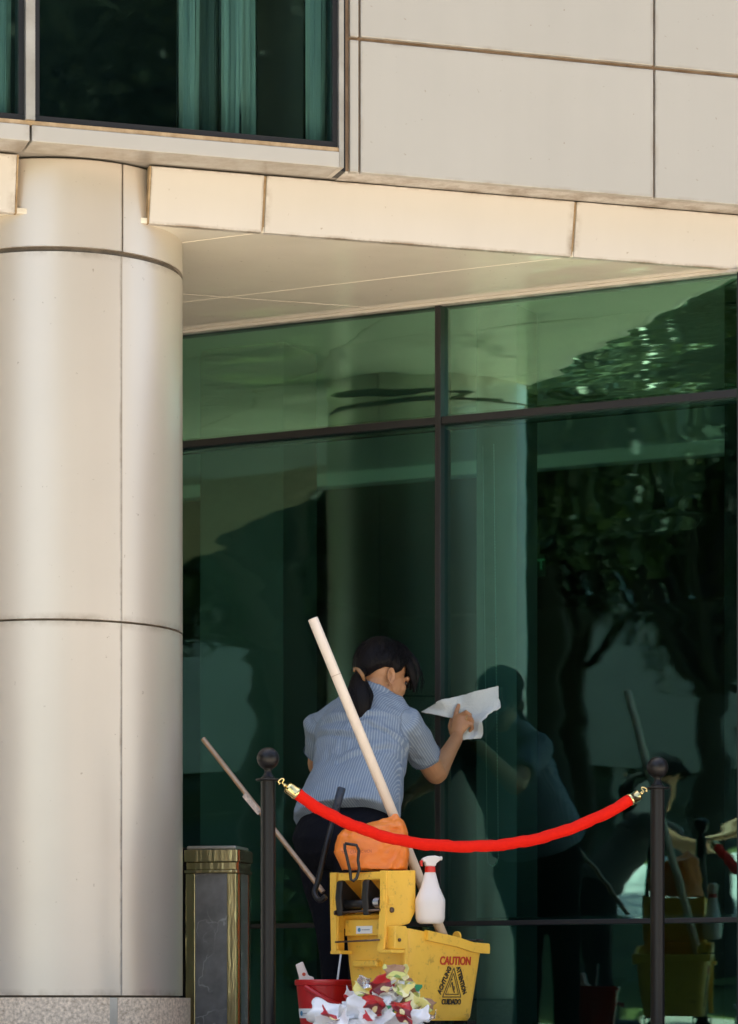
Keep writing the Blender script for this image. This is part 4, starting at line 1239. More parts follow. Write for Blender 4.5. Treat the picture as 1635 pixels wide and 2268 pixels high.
# (x, y, distance, half size px, kind, label)
items = [
 (724, 2244, 10.40, 38, 'white', "large white wrapper at the left end of the heap"),
 (730, 2248, 10.31, 20, 'red', "red wrapper inside the large white one at the left end of the heap"),
 (795, 2238, 10.36, 34, 'white', "white wrapper in the lower middle of the heap"),
 (835, 2226, 10.40, 32, 'white', "white wrapper curling over the heap's dark red middle"),
 (838, 2250, 10.32, 38, 'white', "broad white wrapper at the heap's bottom middle"),
 (828, 2218, 10.31, 27, 'red', "dark red wrapper in the middle of the heap"),
 (818, 2251, 10.29, 13, 'whitered', "red and white scrap below the dark red wrapper"),
 (877, 2198, 10.44, 28, 'white', "white wrapper high on the heap under the yellow scrap"),
 (892, 2192, 10.40, 19, 'yellow', "pale yellow scrap on the white wrapper high on the heap"),
 (884, 2158, 10.48, 22, 'yellow', "yellow-green wrapper standing near the top of the heap"),
 (874, 2150, 10.42, 23, 'brown', "brown and green wrapper at the very top of the heap"),
 (905, 2173, 10.50, 10, 'brown', "small brown scrap right of the heap's top"),
 (806, 2178, 10.47, 15, 'foil', "crumpled silver foil on the left of the heap"),
 (803, 2196, 10.44, 22, 'yellow', "pale yellow wrapper below the silver foil"),
 (776, 2206, 10.46, 13, 'whitered', "small red and yellow scrap at the heap's left shoulder"),
 (844, 2180, 10.40, 21, 'red', "red and white wrapper near the top middle of the heap"),
 (858, 2189, 10.42, 15, 'red', "red wrapper below the top of the heap"),
 (833, 2196, 10.46, 16, 'red', "red wrapper beside the silver foil"),
 (868, 2173, 10.45, 16, 'yellow', "yellow scrap just under the brown wrapper"),
 (916, 2190, 10.47, 14, 'green', "green and white scrap on the right of the heap"),
 (863, 2237, 10.33, 13, 'green', "green scrap low in the middle of the heap"),
 (888, 2230, 10.31, 24, 'red', "dark red wrapper right of the green scrap"),
 (908, 2212, 10.42, 20, 'brown', "brown printed wrapper on the heap's right side"),
 (922, 2226, 10.40, 26, 'yellow', "large yellow wrapper at the right of the heap"),
 (946, 2226, 10.44, 16, 'brown', "brown wrapper at the far right edge of the heap"),
 (896, 2253, 10.31, 20, 'red', "bright red wrapper at the heap's bottom right"),
 (930, 2250, 10.34, 24, 'white', "white wrapper at the heap's bottom right corner"),
 (765, 2250, 10.37, 20, 'white', "white wrapper low between the two large white ones"),
 (783, 2226, 10.44, 22, 'white', "white wrapper behind the heap's left shoulder"),
 (850, 2205, 10.42, 24, 'white', "white wrapper edge above the dark red middle"),
 (954, 2252, 10.42, 15, 'foil', "clear shiny wrapper at the heap's far right bottom"),
 (915, 2240, 10.43, 22, 'red', "dark red wrapper under the large yellow one"),
 (750, 2264, 10.32, 24, 'white', "white wrapper at the heap's bottom left"),
 (716, 2268, 10.36, 20, 'white', "white wrapper touching the floor side at the far left"),
]
for i, (x, y, Y, hs, kind, lab) in enumerate(items):
    s = hs / F * Y
    V, Fc = paper_mesh(11 + i * 7, s, s * (.72 + .3 * ((i * 37) % 10) / 10), 4 if kind != 'foil' else 7, (.35 if hs > 22 else .6) * s)
    o = mesh_obj(names[kind], V, Fc, K[kind], loc=at(x, y, Y), smooth=False)
    rn = random.Random(i)
    o.rotation_euler = (R(60) + rn.uniform(-.6, .6), rn.uniform(-.6, .6), rn.uniform(-.5, .5))
    tag(o, lab, "wrapper", "wrappers heaped in front of the mop bucket")
    smooth_angle(o, 38)
    so = o.modifiers.new("t", 'SOLIDIFY'); so.thickness = .0009
# the open bag that holds the heap
cb = at(828, 2235, 10.44); cb.z = 0
V, Fc = [], []
na = 56
for j, (r_, z_) in enumerate(((.02, .004), (.14, .006), (.165, .03), (.168, .06), (.16, .085), (.15, .10), (.155, .107), (.145, .095), (.135, .06))):
    for k in range(na):
        a = 2 * math.pi * k / na
        f_ = 1 + .10 * mnoise.noise(Vector((math.cos(a) * 3, math.sin(a) * 3, j * .4))) + .05 * math.sin(a * 17 + j)
        V.append((r_ * f_ * math.cos(a), r_ * f_ * .55 * math.sin(a), max(.003, z_ * (1 + .22 * mnoise.noise(Vector((math.cos(a) * 4, math.sin(a) * 4, j)))))))
for j in range(8):
    for k in range(na):
        k2 = (k + 1) % na
        Fc.append((j * na + k, j * na + k2, (j + 1) * na + k2, (j + 1) * na + k))
Fc.append(tuple(range(na - 1, -1, -1)))
o = mesh_obj("trash_bag", V, Fc, K['white'], loc=cb, smooth=True)
tag(o, "low open white plastic bag under the heap of wrappers", "trash bag")
# ================================================================== the cleaner
M['skin'] = mat("tan_skin", (0.44, 0.225, 0.115), 0.5, var=(14, .5, (0.38, 0.17, 0.08)), bump=(160, .06), sss=0.12)
M['hair'] = mat("black_hair", (0.006, 0.005, 0.006), 0.5, bump=(90, .5), stretch=(1, 1, .25), spec=.12)
M['trouser'] = mat("black_trouser_cloth", (0.0045, 0.0048, 0.008), 0.9, bump=(11, .7, 4, .03), spec=.15)
def pt(x, y, Y):
    return at(x, y, Y - 0.06)
def on_glass(x, y, off):
    k = (x - 817.5) / F
    # glass plane moved off metres towards the viewer
    c = (0.5016 * (-math.sin(R(27))) + 12.3 * (-math.cos(R(27)))) + off
    Y = c / (-math.sin(R(27)) * k - math.cos(R(27)))
    return at(x, y, Y)

def limb_geo(pts, radii, n=18, flat=None, flat_axis=None):
    """closed tube with rounded ends; flat<1 squashes it along flat_axis"""
    pts = [Vector(p) for p in pts]
    d0 = (pts[0] - pts[1]).normalized(); d1 = (pts[-1] - pts[-2]).normalized()
    P, Rr = [], []
    for s in (.98, .85, .6, .3):
        P.append(pts[0] + d0 * radii[0] * s); Rr.append(radii[0] * math.sqrt(max(0.0, 1 - s * s)))
    P += pts; Rr += list(radii)
    for s in (.3, .6, .85, .98):
        P.append(pts[-1] + d1 * radii[-1] * s); Rr.append(radii[-1] * math.sqrt(max(0.0, 1 - s * s)))
    V, Fc = tube_geo(P, Rr, n)
    if flat is not None:
        ax = Vector(flat_axis).normalized()
        out = []
        for i, v in enumerate(V):
            c = P[i // n]; q = v - c
            out.append(c + q - ax * q.dot(ax) * (1 - flat))
        V = out
    return V, Fc

def ellipsoid_geo(c, rx, ry, rz, axes, n=24, m=14):
    V, Fc = [], []
    for i in range(m + 1):
        t = math.pi * (i + .02) / (m + .04)
        for k in range(n):
            a = 2 * math.pi * k / n
            V.append(Vector(c) + axes[0] * (rx * math.sin(t) * math.cos(a)) + axes[1] * (ry * math.sin(t) * math.sin(a)) + axes[2] * (rz * math.cos(t)))
    for i in range(m):
        for k in range(n):
            k2 = (k + 1) % n
            Fc.append((i * n + k, (i + 1) * n + k, (i + 1) * n + k2, i * n + k2))
    Fc.append(tuple(range(n))); Fc.append(tuple(range((m + 1) * n - 1, m * n - 1, -1)))
    return V, Fc

def rings_geo(rings, n=48, power=1.0):
    """rings: (centre, axis_a, half_a, axis_b, half_b[, zfun])"""
    V, Fc = [], []
    for rg_ in rings:
        c, A, ha, B, hb = rg_[:5]
        for k in range(n):
            a = 2 * math.pi * k / n
            ca, sa = math.cos(a), math.sin(a)
            p = Vector(c) + A * (ha * math.copysign(abs(ca) ** power, ca)) + B * (hb * math.copysign(abs(sa) ** power, sa))
            if len(rg_) > 5: p = p + rg_[5](a)
            V.append(p)
    for i in range(len(rings) - 1):
        for k in range(n):
            k2 = (k + 1) % n
            Fc.append((i * n + k, i * n + k2, (i + 1) * n + k2, (i + 1) * n + k))
    Fc.append(tuple(range(n - 1, -1, -1)))
    Fc.append(tuple(range((len(rings) - 1) * n, len(rings) * n)))
    return V, Fc

def remesh(geos, voxel, smooth_it, fac=.5):
    V, Fc = merge(geos)
    me = bpy.data.meshes.new("tmp"); me.from_pydata([tuple(v) for v in V], [], Fc)
    bm = bmesh.new(); bm.from_mesh(me)
    bmesh.ops.recalc_face_normals(bm, faces=bm.faces[:])
    bm.to_mesh(me); bm.free()
    o = bpy.data.objects.new("tmp", me); COL.objects.link(o)
    r_ = o.modifiers.new("r", 'REMESH'); r_.mode = 'VOXEL'; r_.voxel_size = voxel; r_.adaptivity = 0
    if smooth_it:
        s_ = o.modifiers.new("s", 'SMOOTH'); s_.iterations = smooth_it; s_.factor = fac
    bpy.context.view_layer.update()
    out = bpy.data.meshes.new_from_object(o.evaluated_get(bpy.context.evaluated_depsgraph_get()))
    bpy.data.objects.remove(o)
    return out

def co_of(me):
    a = np.empty(len(me.vertices) * 3); me.vertices.foreach_get("co", a); return a.reshape(-1, 3)
def no_of(me):
    a = np.empty(len(me.vertices) * 3); me.vertices.foreach_get("normal", a); return a.reshape(-1, 3)
def set_co(me, c):
    me.vertices.foreach_set("co", c.reshape(-1)); me.update()
def finish(name, me, m, parent, org):
    c = co_of(me) - np.array(org); set_co(me, c)
    me.materials.clear(); me.materials.append(m)
    me.polygons.foreach_set("use_smooth", [True] * len(me.polygons))
    o = bpy.data.objects.new(name, me)
    return link(o, parent)

base = pt(768, 2235, 11.72); base.z = 0
person = empty("person", base)
tag(person, "cleaner in striped blue short-sleeved shirt and black trousers wiping the glass", "person")
org = person.location.copy()
rt = Vector((.87, -.49, 0)).normalized(); fwv = Vector((.49, .87, 0)).normalized()
# ---- joints
sh_r = pt(893, 1600, 11.87); el_r = pt(966, 1713, 12.085); wr_r = on_glass(1011, 1636, .085)
sh_l = pt(716, 1606, 12.05); el_l = pt(706, 1695, 12.17); wr_l = pt(770, 1745, 12.36)
neck0 = pt(826, 1548, 11.96); Hc = pt(848, 1500, 12.0)
th = R(15); fh = Vector((.86, .51, 0))
HF = Vector((fh.x * math.cos(th), fh.y * math.cos(th), -math.sin(th)))
HU = Vector((fh.x * math.sin(th), fh.y * math.sin(th), math.cos(th)))
HR = HF.cross(HU).normalized()
HA = (HR, HF, HU)
def hp_(x, y, z): return Hc + HR * x + HF * y + HU * z
geos = []
# head
geos.append(ellipsoid_geo(hp_(0, -.012, .035), .074, .094, .092, HA))
geos.append(ellipsoid_geo(hp_(0, .032, -.030), .062, .064, .085, HA))
geos.append(ellipsoid_geo(hp_(0, .060, -.088), .034, .032, .028, HA))           # chin
for s in (-1, 1):
    geos.append(ellipsoid_geo(hp_(s * .034, .064, -.024), .022, .022, .024, HA))  # cheek
    geos.append(limb_geo([hp_(s * .050, .004, -.050), hp_(s * .041, .035, -.082), hp_(s * .012, .066, -.097)], [.018, .017, .016], 12))  # jaw
    geos.append(limb_geo([hp_(s * .014, .094, .018), hp_(s * .048, .078, .016)], [.010, .009], 10))   # brow
geos.append(limb_geo([hp_(0, .088, .008), hp_(0, .098, -.022), hp_(0, .097, -.030)], [.008, .009, .010], 12))  # nose
geos.append(limb_geo([hp_(-.02, .088, -.062), hp_(0, .098, -.060), hp_(.02, .088, -.062)], [.006, .008, .006], 10))
geos.append(limb_geo([hp_(-.018, .088, -.072), hp_(0, .095, -.073), hp_(.018, .088, -.072)], [.006, .008, .006], 10))
# neck
geos.append(limb_geo([hp_(0, -.02, -.02), hp_(0, -.028, -.07), neck0.lerp(hp_(0, -.02, -.09), .4), neck0], [.058, .054, .055, .062], 20))
# torso core and legs (inside the clothes)
ch = pt(808, 1620, 11.94); hipc = pt(752, 1850, 11.68)
geos.append(limb_geo([neck0, ch, pt(795, 1712, 11.82), hipc], [.050, .07, .07, .08], 18))
geos.append(limb_geo([sh_l, ch, sh_r], [.03, .04, .03], 14))
# right arm
def arm(sh, el, wr):
    m1 = sh.lerp(el, .5); m2 = el.lerp(wr, .3); m3 = el.lerp(wr, .7)
    return limb_geo(spline([sh, m1, el.lerp(sh, .12), el, el.lerp(wr, .12), m2, m3, wr], 2),
                    np.interp(np.linspace(0, 1, 15), [0, .28, .42, .47, .55, .66, .86, 1], [.036, .044, .042, .041, .042, .039, .029, .0255]), 18)
geos.append(arm(sh_r, el_r, wr_r)); geos.append(arm(sh_l, el_l, wr_l))
# right hand (back of the hand to the viewer, forefinger straight, others curled into the cloth)
G_ = on_glass
gn = Vector((-math.sin(R(27)), -math.cos(R(27)), 0))
kn = [G_(1008, 1591, .050), G_(1021, 1585, .052), G_(1031, 1591, .052), G_(1037, 1602, .050)]
geos.append(limb_geo([wr_r, G_(1012, 1622, .07), G_(1016, 1606, .06), G_(1019, 1595, .054)], [.025, .029, .032, .027], 16, .55, gn))
geos.append(limb_geo([G_(1015, 1620, .064), G_(1030, 1604, .054)], [.024, .020], 14, .6, gn))
geos.append(limb_geo([kn[0], G_(1011, 1578, .048), G_(1014, 1568, .040), G_(1016, 1562, .034)], [.0105, .0095, .0088, .0078], 12))
geos.append(limb_geo([kn[1], G_(1033, 1577, .058), G_(1041, 1583, .036), G_(1041, 1592, .026)], [.0108, .010, .009, .008], 12))
geos.append(limb_geo([kn[2], G_(1043, 1590, .056), G_(1047, 1598, .034), G_(1044, 1606, .026)], [.0104, .0098, .0088, .0078], 12))
geos.append(limb_geo([kn[3], G_(1045, 1605, .050), G_(1046, 1613, .032), G_(1041, 1619, .026)], [.0096, .009, .008, .007], 12))
geos.append(limb_geo([G_(1003, 1624, .058), G_(998, 1608, .034), G_(1001, 1594, .022)], [.0135, .0112, .0095], 12))
# left hand, relaxed near the body
lh = Vector(wr_l); ld = (wr_l - el_l).normalized(); ls = ld.cross(Vector((0, 0, 1))).normalized(); lu = ls.cross(ld)
geos.append(limb_geo([lh, lh + ld * .045, lh + ld * .08], [.025, .032, .030], 14, .5, lu))
for k, (o_, ln) in enumerate(((-.024, .062), (-.008, .072), (.008, .068), (.022, .054))):
    b0 = lh + ld * .085 + ls * o_
    geos.append(limb_geo([b0, b0 + ld * ln * .5 - lu * .008, b0 + ld * ln * .85 - lu * .026], [.0095, .0088, .0075], 10))
geos.append(limb_geo([lh + ld * .02 - ls * .025, lh + ld * .05 - ls * .045 - lu * .01, lh + ld * .075 - ls * .05 - lu * .02], [.012, .0105, .009], 10))
# legs
LEG = [(pt(714, 1888, 11.74), pt(738, 2062, 11.70), pt(752, 2272, 11.74)), (pt(790, 1900, 11.62), pt(806, 2066, 11.60), pt(806, 2272, 11.60))]
for h_, k_, a_ in LEG:
    geos.append(limb_geo([hipc.lerp(h_, .7), h_, k_, a_], [.07, .075, .045, .035], 14))
me = remesh(geos, .0032, 5, .5)
def ear_geo(s):
    prof = [(0, -.010), (.25, -.0095), (.48, -.004), (.60, .001), (.70, -.001), (.80, .0035), (.90, .0062), (.97, .0050), (1.0, .0020), (1.0, -.0015), (.86, -.008), (.5, -.014)]
    n = 30; V, Fc = [], []
    for r_, h_ in prof:
        for k in range(n):
            a = 2 * math.pi * k / n
            z_ = .0315 * math.sin(a) * r_; wd = 1.0 if math.sin(a) > 0 else 1 + .38 * math.sin(a)
            y_ = -.0175 * math.cos(a) * r_ * wd
            hh = h_ * (1.0 if y_ < .008 else .55) + (.003 if (z_ < -.022) else 0)
            V.append(hp_(s * (.0785 + hh + .06 * (y_ - .010)), -.010 + y_ - .16 * z_, -.006 + z_))
    for i in range(len(prof) - 1):
        for k in range(n):
            k2 = (k + 1) % n
            f_ = (i * n + k, i * n + k2, (i + 1) * n + k2, (i + 1) * n + k)
            Fc.append(f_ if s > 0 else f_[::-1])
    return V[:], Fc
bm = bmesh.new(); bm.from_mesh(me)
for s in (-1, 1):
    V, Fc = ear_geo(s)
    vv = [bm.verts.new(v) for v in V]
    for f_ in Fc:
        q_ = [vv[i] for i in f_]
        if len({tuple(round(c, 6) for c in x.co) for x in q_}) == 4: bm.faces.new(q_)
        else:
            u_ = []
            for x in q_:
                if all((x.co - y_.co).length > 1e-6 for y_ in u_): u_.append(x)
            if len(u_) == 3: bm.faces.new(u_)
bmesh.ops.recalc_face_normals(bm, faces=bm.faces[:])
bm.to_mesh(me); bm.free()
finish("body", me, M['skin'], person, org)
# eyes and eyebrows
for s in (-1, 1):
    V, Fc = ellipsoid_geo(hp_(s * .031, .083, .0), .0115, .010, .008, HA, 14, 8)
    mesh_obj("eye", [v - org for v in V], Fc, mat("eye_dark", (.03, .02, .015), .15), person, smooth=True)
    V, Fc = limb_geo([hp_(s * .014, .1035, .020), hp_(s * .032, .0975, .025), hp_(s * .050, .0865, .019)], [.0022, .003, .0018], 8)
    mesh_obj("eyebrow", [v - org for v in V], Fc, M['hair'], person, smooth=True)

# ---- shirt
SP = [((768, 1812), 11.70, .205, .135), ((777, 1772), 11.745, .198, .135), ((795, 1712), 11.82, .179, .126), ((801, 1665), 11.88, .184, .130),
      ((806, 1620), 11.93, .187, .124), ((814, 1588), 11.955, .172, .105), ((823, 1560), 11.975, .125, .085), ((831, 1542), 11.985, .085, .070)]
cent = [pt(p[0], p[1], Y) for p, Y, _, _ in SP]
rings = []
for i, (p, Y, w_, d_) in enumerate(SP):
    t_ = (cent[min(i + 1, len(cent) - 1)] - cent[max(i - 1, 0)]).normalized()
    A = (rt - t_ * rt.dot(t_)).normalized(); B = A.cross(t_).normalized()
    if B.y > 0: B = -B                               # towards the viewer (her back)
    if i == 0:
        def hemf(a, t_=t_):
            # rounded tails front and back, slits at the sides
            s = -.012 + 0.006 * math.cos(2 * a)
            da = (a - R(38) + math.pi) % (2 * math.pi) - math.pi
            s += .055 * max(0, 1 - abs(da) / .13)
            return t_ * s
        rings.append((cent[i], A, w_, B, d_, hemf))
    else:
        rings.append((cent[i], A, w_, B, d_))
sg = [rings_geo(rings, 96, .9)]
def sleeve(sh, el, ln, r0, r1):
    c = sh.lerp(el, ln); mid = sh.lerp(el, ln * .5)
    P = [sh + (sh - el).normalized() * .02, sh, mid, c]
    return tube_geo(spline(P, 3), list(np.interp(np.linspace(0, 1, 10), [0, .33, .66, 1], [r0 * .8, r0, (r0 + r1) / 2, r1])), 28)
sg.append(sleeve(sh_r, el_r, .70, .073, .060))
sg.append(sleeve(sh_l, el_l, .72, .073, .060))
sg.append(limb_geo([sh_l.lerp(ch, .1), pt(770, 1570, 12.0), cent[6], pt(868, 1572, 11.93), sh_r.lerp(ch, .08)], [.062, .062, .07, .060, .060], 18))
# collar band
t_ = (cent[-1] - cent[-2]).normalized()
cA = (rt - t_ * rt.dot(t_)).normalized(); cB = cA.cross(t_).normalized()
colr = [(cent[-1] - t_ * .01, cA, .090, cB, .080), (cent[-1] + t_ * .022, cA, .082, cB, .076)]
sg.append(rings_geo(colr, 40))
sm_ = remesh(sg, .0055, 6, .5)
C = co_of(sm_)
cn = np.array([list(c) for c in cent])
# parameters: nearest point on the spine
seg_t = np.zeros(len(C)); best = np.full(len(C), 1e9); foot = np.zeros_like(C)
acc = 0.0
for i in range(len(cn) - 1):
    a_, b_ = cn[i], cn[i + 1]; d_ = b_ - a_; L2 = d_ @ d_
    t = np.clip(((C - a_) @ d_) / L2, 0, 1)
    f_ = a_ + t[:, None] * d_
    D = np.linalg.norm(C - f_, axis=1)
    ok = D < best
    best[ok] = D[ok]; seg_t[ok] = acc + t[ok] * math.sqrt(L2); foot[ok] = f_[ok]
    acc += math.sqrt(L2)
Bk = np.array(list((-fwv + Vector((0, 0, .55))).normalized())); Rt = np.array(list(rt))
q = C - foot
lat = q @ Rt; bk = q @ Bk
def arm_par(sh, el):
    s_, e_ = np.array(list(sh)), np.array(list(el)); d_ = e_ - s_; L = np.linalg.norm(d_); d_ = d_ / L
    t = (C - s_) @ d_
    rad = C - s_ - t[:, None] * d_
    return t / L, np.linalg.norm(rad, axis=1), rad, d_
u = lat * 1.0 + 0.0
u = np.where(bk > 0, .185 * np.arcsin(np.clip(lat / .20, -1, 1)), lat)
v = seg_t.copy()
sleeve_mask = np.zeros(len(C))
for sh, el, sgn in ((sh_r, el_r, 1), (sh_l, el_l, -1)):
    t, rr, rad, d_ = arm_par(sh, el)
    on = (rr < .088) & (lat * sgn > .150 + .10 * np.clip(.25 - t, -1, .25)) & (t > -.2) & (t < .85)
    e1 = np.cross(d_, [0, 0, 1.0]); e1 /= np.linalg.norm(e1); e2 = np.cross(d_, e1)
    ang = np.arctan2(rad @ e2, rad @ e1)
    u = np.where(on, ang * .066 + 5.0, u); sleeve_mask[on] = 1
    v = np.where(on, t, v)
# folds: the cloth sags over itself across the back, plus small creases
Nn = no_of(sm_)
def crease(vc, amp, width, lc, lw):
    vv = seg_t - vc
    prof = -np.exp(-(vv / width) ** 2) + .9 * np.exp(-((vv - width * 1.8) / (width * 1.6)) ** 2)
    return amp * prof * np.exp(-((lat - lc) / lw) ** 4)
tors = (1 - sleeve_mask)
disp = np.zeros(len(C))
wob = .012 * np.sin(lat * 19 + 1.0)
Lz = acc
seg_save = seg_t.copy()
seg_t = seg_save + wob + .10 * lat * lat * 4
disp += crease(.392, .010, .013, -.01, .15)
seg_t = seg_save + wob * .8 + .35 * lat
disp += crease(.300, .011, .013, -.05, .13)
seg_t = seg_save - .5 * lat
disp += crease(.16, .008, .012, .08, .10)
seg_t = seg_save + .6 * (lat - .1)
disp += crease(.33, .009, .010, .13, .06)
seg_t = seg_save
nz = np.array([mnoise.noise(Vector((p[0] * 9, p[1] * 9, p[2] * 16))) for p in C])
nz2 = np.array([abs(mnoise.noise(Vector((p[0] * 22 + p[2] * 9, p[1] * 22, p[2] * 14)))) for p in C])
C2 = C + Nn * ((disp * tors * (bk > -.02))[:, None] + (nz * .006 + (nz2 - .2) * -.006)[:, None])
set_co(sm_, C2)
for nm, arr in (("stripe", u), ("along", v), ("sleeve", sleeve_mask)):
    at_ = sm_.attributes.new(nm, 'FLOAT', 'POINT'); at_.data.foreach_set("value", arr.astype(np.float32))
ms = mat("blue_striped_shirt", (0.2, 0.27, 0.38), 0.85, bump=(17, .55, 4, .02))
N, L = nt(ms); b = N["Principled BSDF"]
an = N.new("ShaderNodeAttribute"); an.attribute_name = "stripe"
m1 = N.new("ShaderNodeMath"); m1.operation = 'MULTIPLY'; m1.inputs[1].default_value = 2 * math.pi / 0.0098
L.new(an.outputs["Fac"], m1.inputs[0])
m2 = N.new("ShaderNodeMath"); m2.operation = 'SINE'; L.new(m1.outputs[0], m2.inputs[0])
rp_ = N.new("ShaderNodeMapRange"); rp_.inputs["From Min"].default_value = .15; rp_.inputs["From Max"].default_value = .75
L.new(m2.outputs[0], rp_.inputs[0])
mx = N.new("ShaderNodeMix"); mx.data_type = 'RGBA'
L.new(rp_.outputs[0], mx.inputs[0]); mx.inputs[6].default_value = (0.175, 0.23, 0.31, 1); mx.inputs[7].default_value = (0.305, 0.36, 0.42, 1)
sl = N.new("ShaderNodeAttribute"); sl.attribute_name = "sleeve"
pk = N.new("ShaderNodeMapRange"); pk.inputs["From Min"].default_value = .0; pk.inputs["From Max"].default_value = .5
sb_ = N.new("ShaderNodeMath"); sb_.operation = 'SUBTRACT'; sb_.inputs[1].default_value = .5
ab = N.new("ShaderNodeMath"); ab.operation = 'ABSOLUTE'
L.new(sl.outputs["Fac"], sb_.inputs[0]); L.new(sb_.outputs[0], ab.inputs[0]); L.new(ab.outputs[0], pk.inputs[0])
pk.inputs["To Min"].default_value = .55; pk.inputs["To Max"].default_value = 1.0
sv = N.new("ShaderNodeVectorMath"); sv.operation = 'SCALE'
L.new(mx.outputs[2], sv.inputs[0]); L.new(pk.outputs[0], sv.inputs[3])
L.new(sv.outputs[0], b.inputs["Base Color"])
shirt = finish("shirt", sm_, ms, person, org)
# sleeve cuff seam
for sh, el in ((sh_r, el_r), (sh_l, el_l)):
    c = sh.lerp(el, .655); d_ = (el - sh).normalized()
    u_, w_ = frame_of(d_)
    ringp = [c + (u_ * math.cos(a) + w_ * math.sin(a)) * .0625 for a in np.linspace(0, 2 * math.pi, 33)]
    V, Fc = tube_geo(ringp, .0012, 5, caps=False)
    mesh_obj("sleeve_hem_seam", [p - org for p in V], Fc, mat("seam_blue", (.13, .18, .27), .9), shirt, smooth=True)

# ---- trousers
tr = []
t0 = pt(770, 1795, 11.72)
TR = [(pt(772, 1790, 11.735), .165, .105), (pt(762, 1822, 11.69), .182, .128), (pt(752, 1856, 11.665), .186, .138), (pt(752, 1895, 11.66), .165, .125), (pt(754, 1925, 11.67), .12, .095)]
rr_ = []
for i, (c, w_, d_) in enumerate(TR):
    rr_.append((c, rt, w_, Vector((0, 0, 1)).cross(rt), d_))
tr.append(rings_geo(rr_, 40))
for (h_, k_, a_), sg_ in zip(LEG, (-1, 1)):
    tr.append(limb_geo([h_, h_.lerp(k_, .5), k_, k_.lerp(a_, .5), a_], [.098, .082, .064, .056, .055], 22))
tm = remesh(tr, .008, 6, .5)
C = co_of(tm); Nn = no_of(tm)
nz = np.array([mnoise.noise(Vector((p[0] * 14, p[1] * 14, p[2] * 9))) for p in C])
set_co(tm, C + Nn * (nz * .006)[:, None])
finish("trousers", tm, M['trouser'], person, org)
# shoes
for h_, k_, a_ in LEG:
    a0 = Vector((a_.x, a_.y, .045))
    sm2 = remesh([limb_geo([a0 - fwv * .05, a0 + fwv * .03 - Vector((0, 0, .008)), a0 + fwv * .12 - Vector((0, 0, .016)), a0 + fwv * .165 - Vector((0, 0, .02))], [.040, .042, .036, .024], 14),
                  limb_geo([a0, a0 + Vector((0, 0, .06))], [.038, .04], 12)], .008, 3)
    c = co_of(sm2); c[:, 2] = np.maximum(c[:, 2], .002); set_co(sm2, c)
    finish("shoe", sm2, mat("black_shoe", (.015, .014, .014), .4), person, org)

# ---- hair: combed-back shell, fringe, ponytail, loose strands
hair_line = [(0, 36), (35, 26), (55, 4), (66, -11), (75, -15), (83, -11), (95, -7), (110, -9), (128, -20), (150, -36), (180, -44)]
def hl(az):
    az = abs((az + 180) % 360 - 180)
    return float(np.interp(az, [h[0] for h in hair_line], [h[1] for h in hair_line]))
hc0 = hp_(0, -.012, .034)
V, Fc = [], []
NA, NE = 96, 22
outer = []
for layer in (0, 1):
    for j in range(NE + 1):
        for k in range(NA):
            az = 360.0 * k / NA
            e1 = hl(az) ; el_ = 90 - (90 - e1) * j / NE
            a_, e_ = R(az), R(el_)
            d_ = Vector((math.sin(a_) * math.cos(e_), math.cos(a_) * math.cos(e_), math.sin(e_)))
            rad_ = 1.0 / math.sqrt((d_.x / .074) ** 2 + (d_.y / .094) ** 2 + (d_.z / .092) ** 2)
            th_ = .016 + .006 * max(0, math.cos(a_ + math.pi)) + .004 * max(0, d_.z)
            th_ *= min(1.0, .30 + (NE - j) / 4.5)
            # grooves converge on the clip at the back
            g = math.atan2(d_.x, -(d_.z + .35)) if d_.y < .6 else a_
            th_ += .0016 * math.sin(g * 46 + 3 * d_.y) * min(1, j / 5) + .0012 * math.sin(g * 83)
            rr2 = rad_ + (th_ if layer == 0 else -.004)
            p = hc0 + HR * (d_.x * rr2) + HF * (d_.y * rr2) + HU * (d_.z * rr2)
            V.append(p)
n1 = (NE + 1) * NA
for layer in (0, 1):
    for j in range(NE):
        for k in range(NA):
            k2 = (k + 1) % NA
            b0 = layer * n1
            f_ = (b0 + j * NA + k, b0 + (j + 1) * NA + k, b0 + (j + 1) * NA + k2, b0 + j * NA + k2)
            Fc.append(f_ if layer == 0 else f_[::-1])
for k in range(NA):
    k2 = (k + 1) % NA
    Fc.append((NE * NA + k, n1 + NE * NA + k, n1 + NE * NA + k2, NE * NA + k2))
hgeo = [(V, Fc)]
def lock(pts, radii, flat, ax, n=12):
    return limb_geo(spline(pts, 4), np.interp(np.linspace(0, 1, (len(pts) - 1) * 4 + 1), np.linspace(0, 1, len(radii)), radii), n, flat, ax)
# fringe falling forward
for s, k in ((.045, 0), (.025, 1), (.004, 2), (-.02, 3), (-.042, 4)):
    hgeo.append(lock([hp_(s * .8, .055, .105), hp_(s, .098, .075), hp_(s * 1.15, .122 - abs(s) * .25, .032), hp_(s * 1.2, .126 - abs(s) * .3, -.006)], [.022, .021, .017, .006], .7, HF))
hgeo.append(lock([hp_(.05, .05, .09), hp_(.068, .078, .045), hp_(.058, .104, .008), hp_(.045, .120, -.022)], [.02, .017, .013, .004], .6, HR))
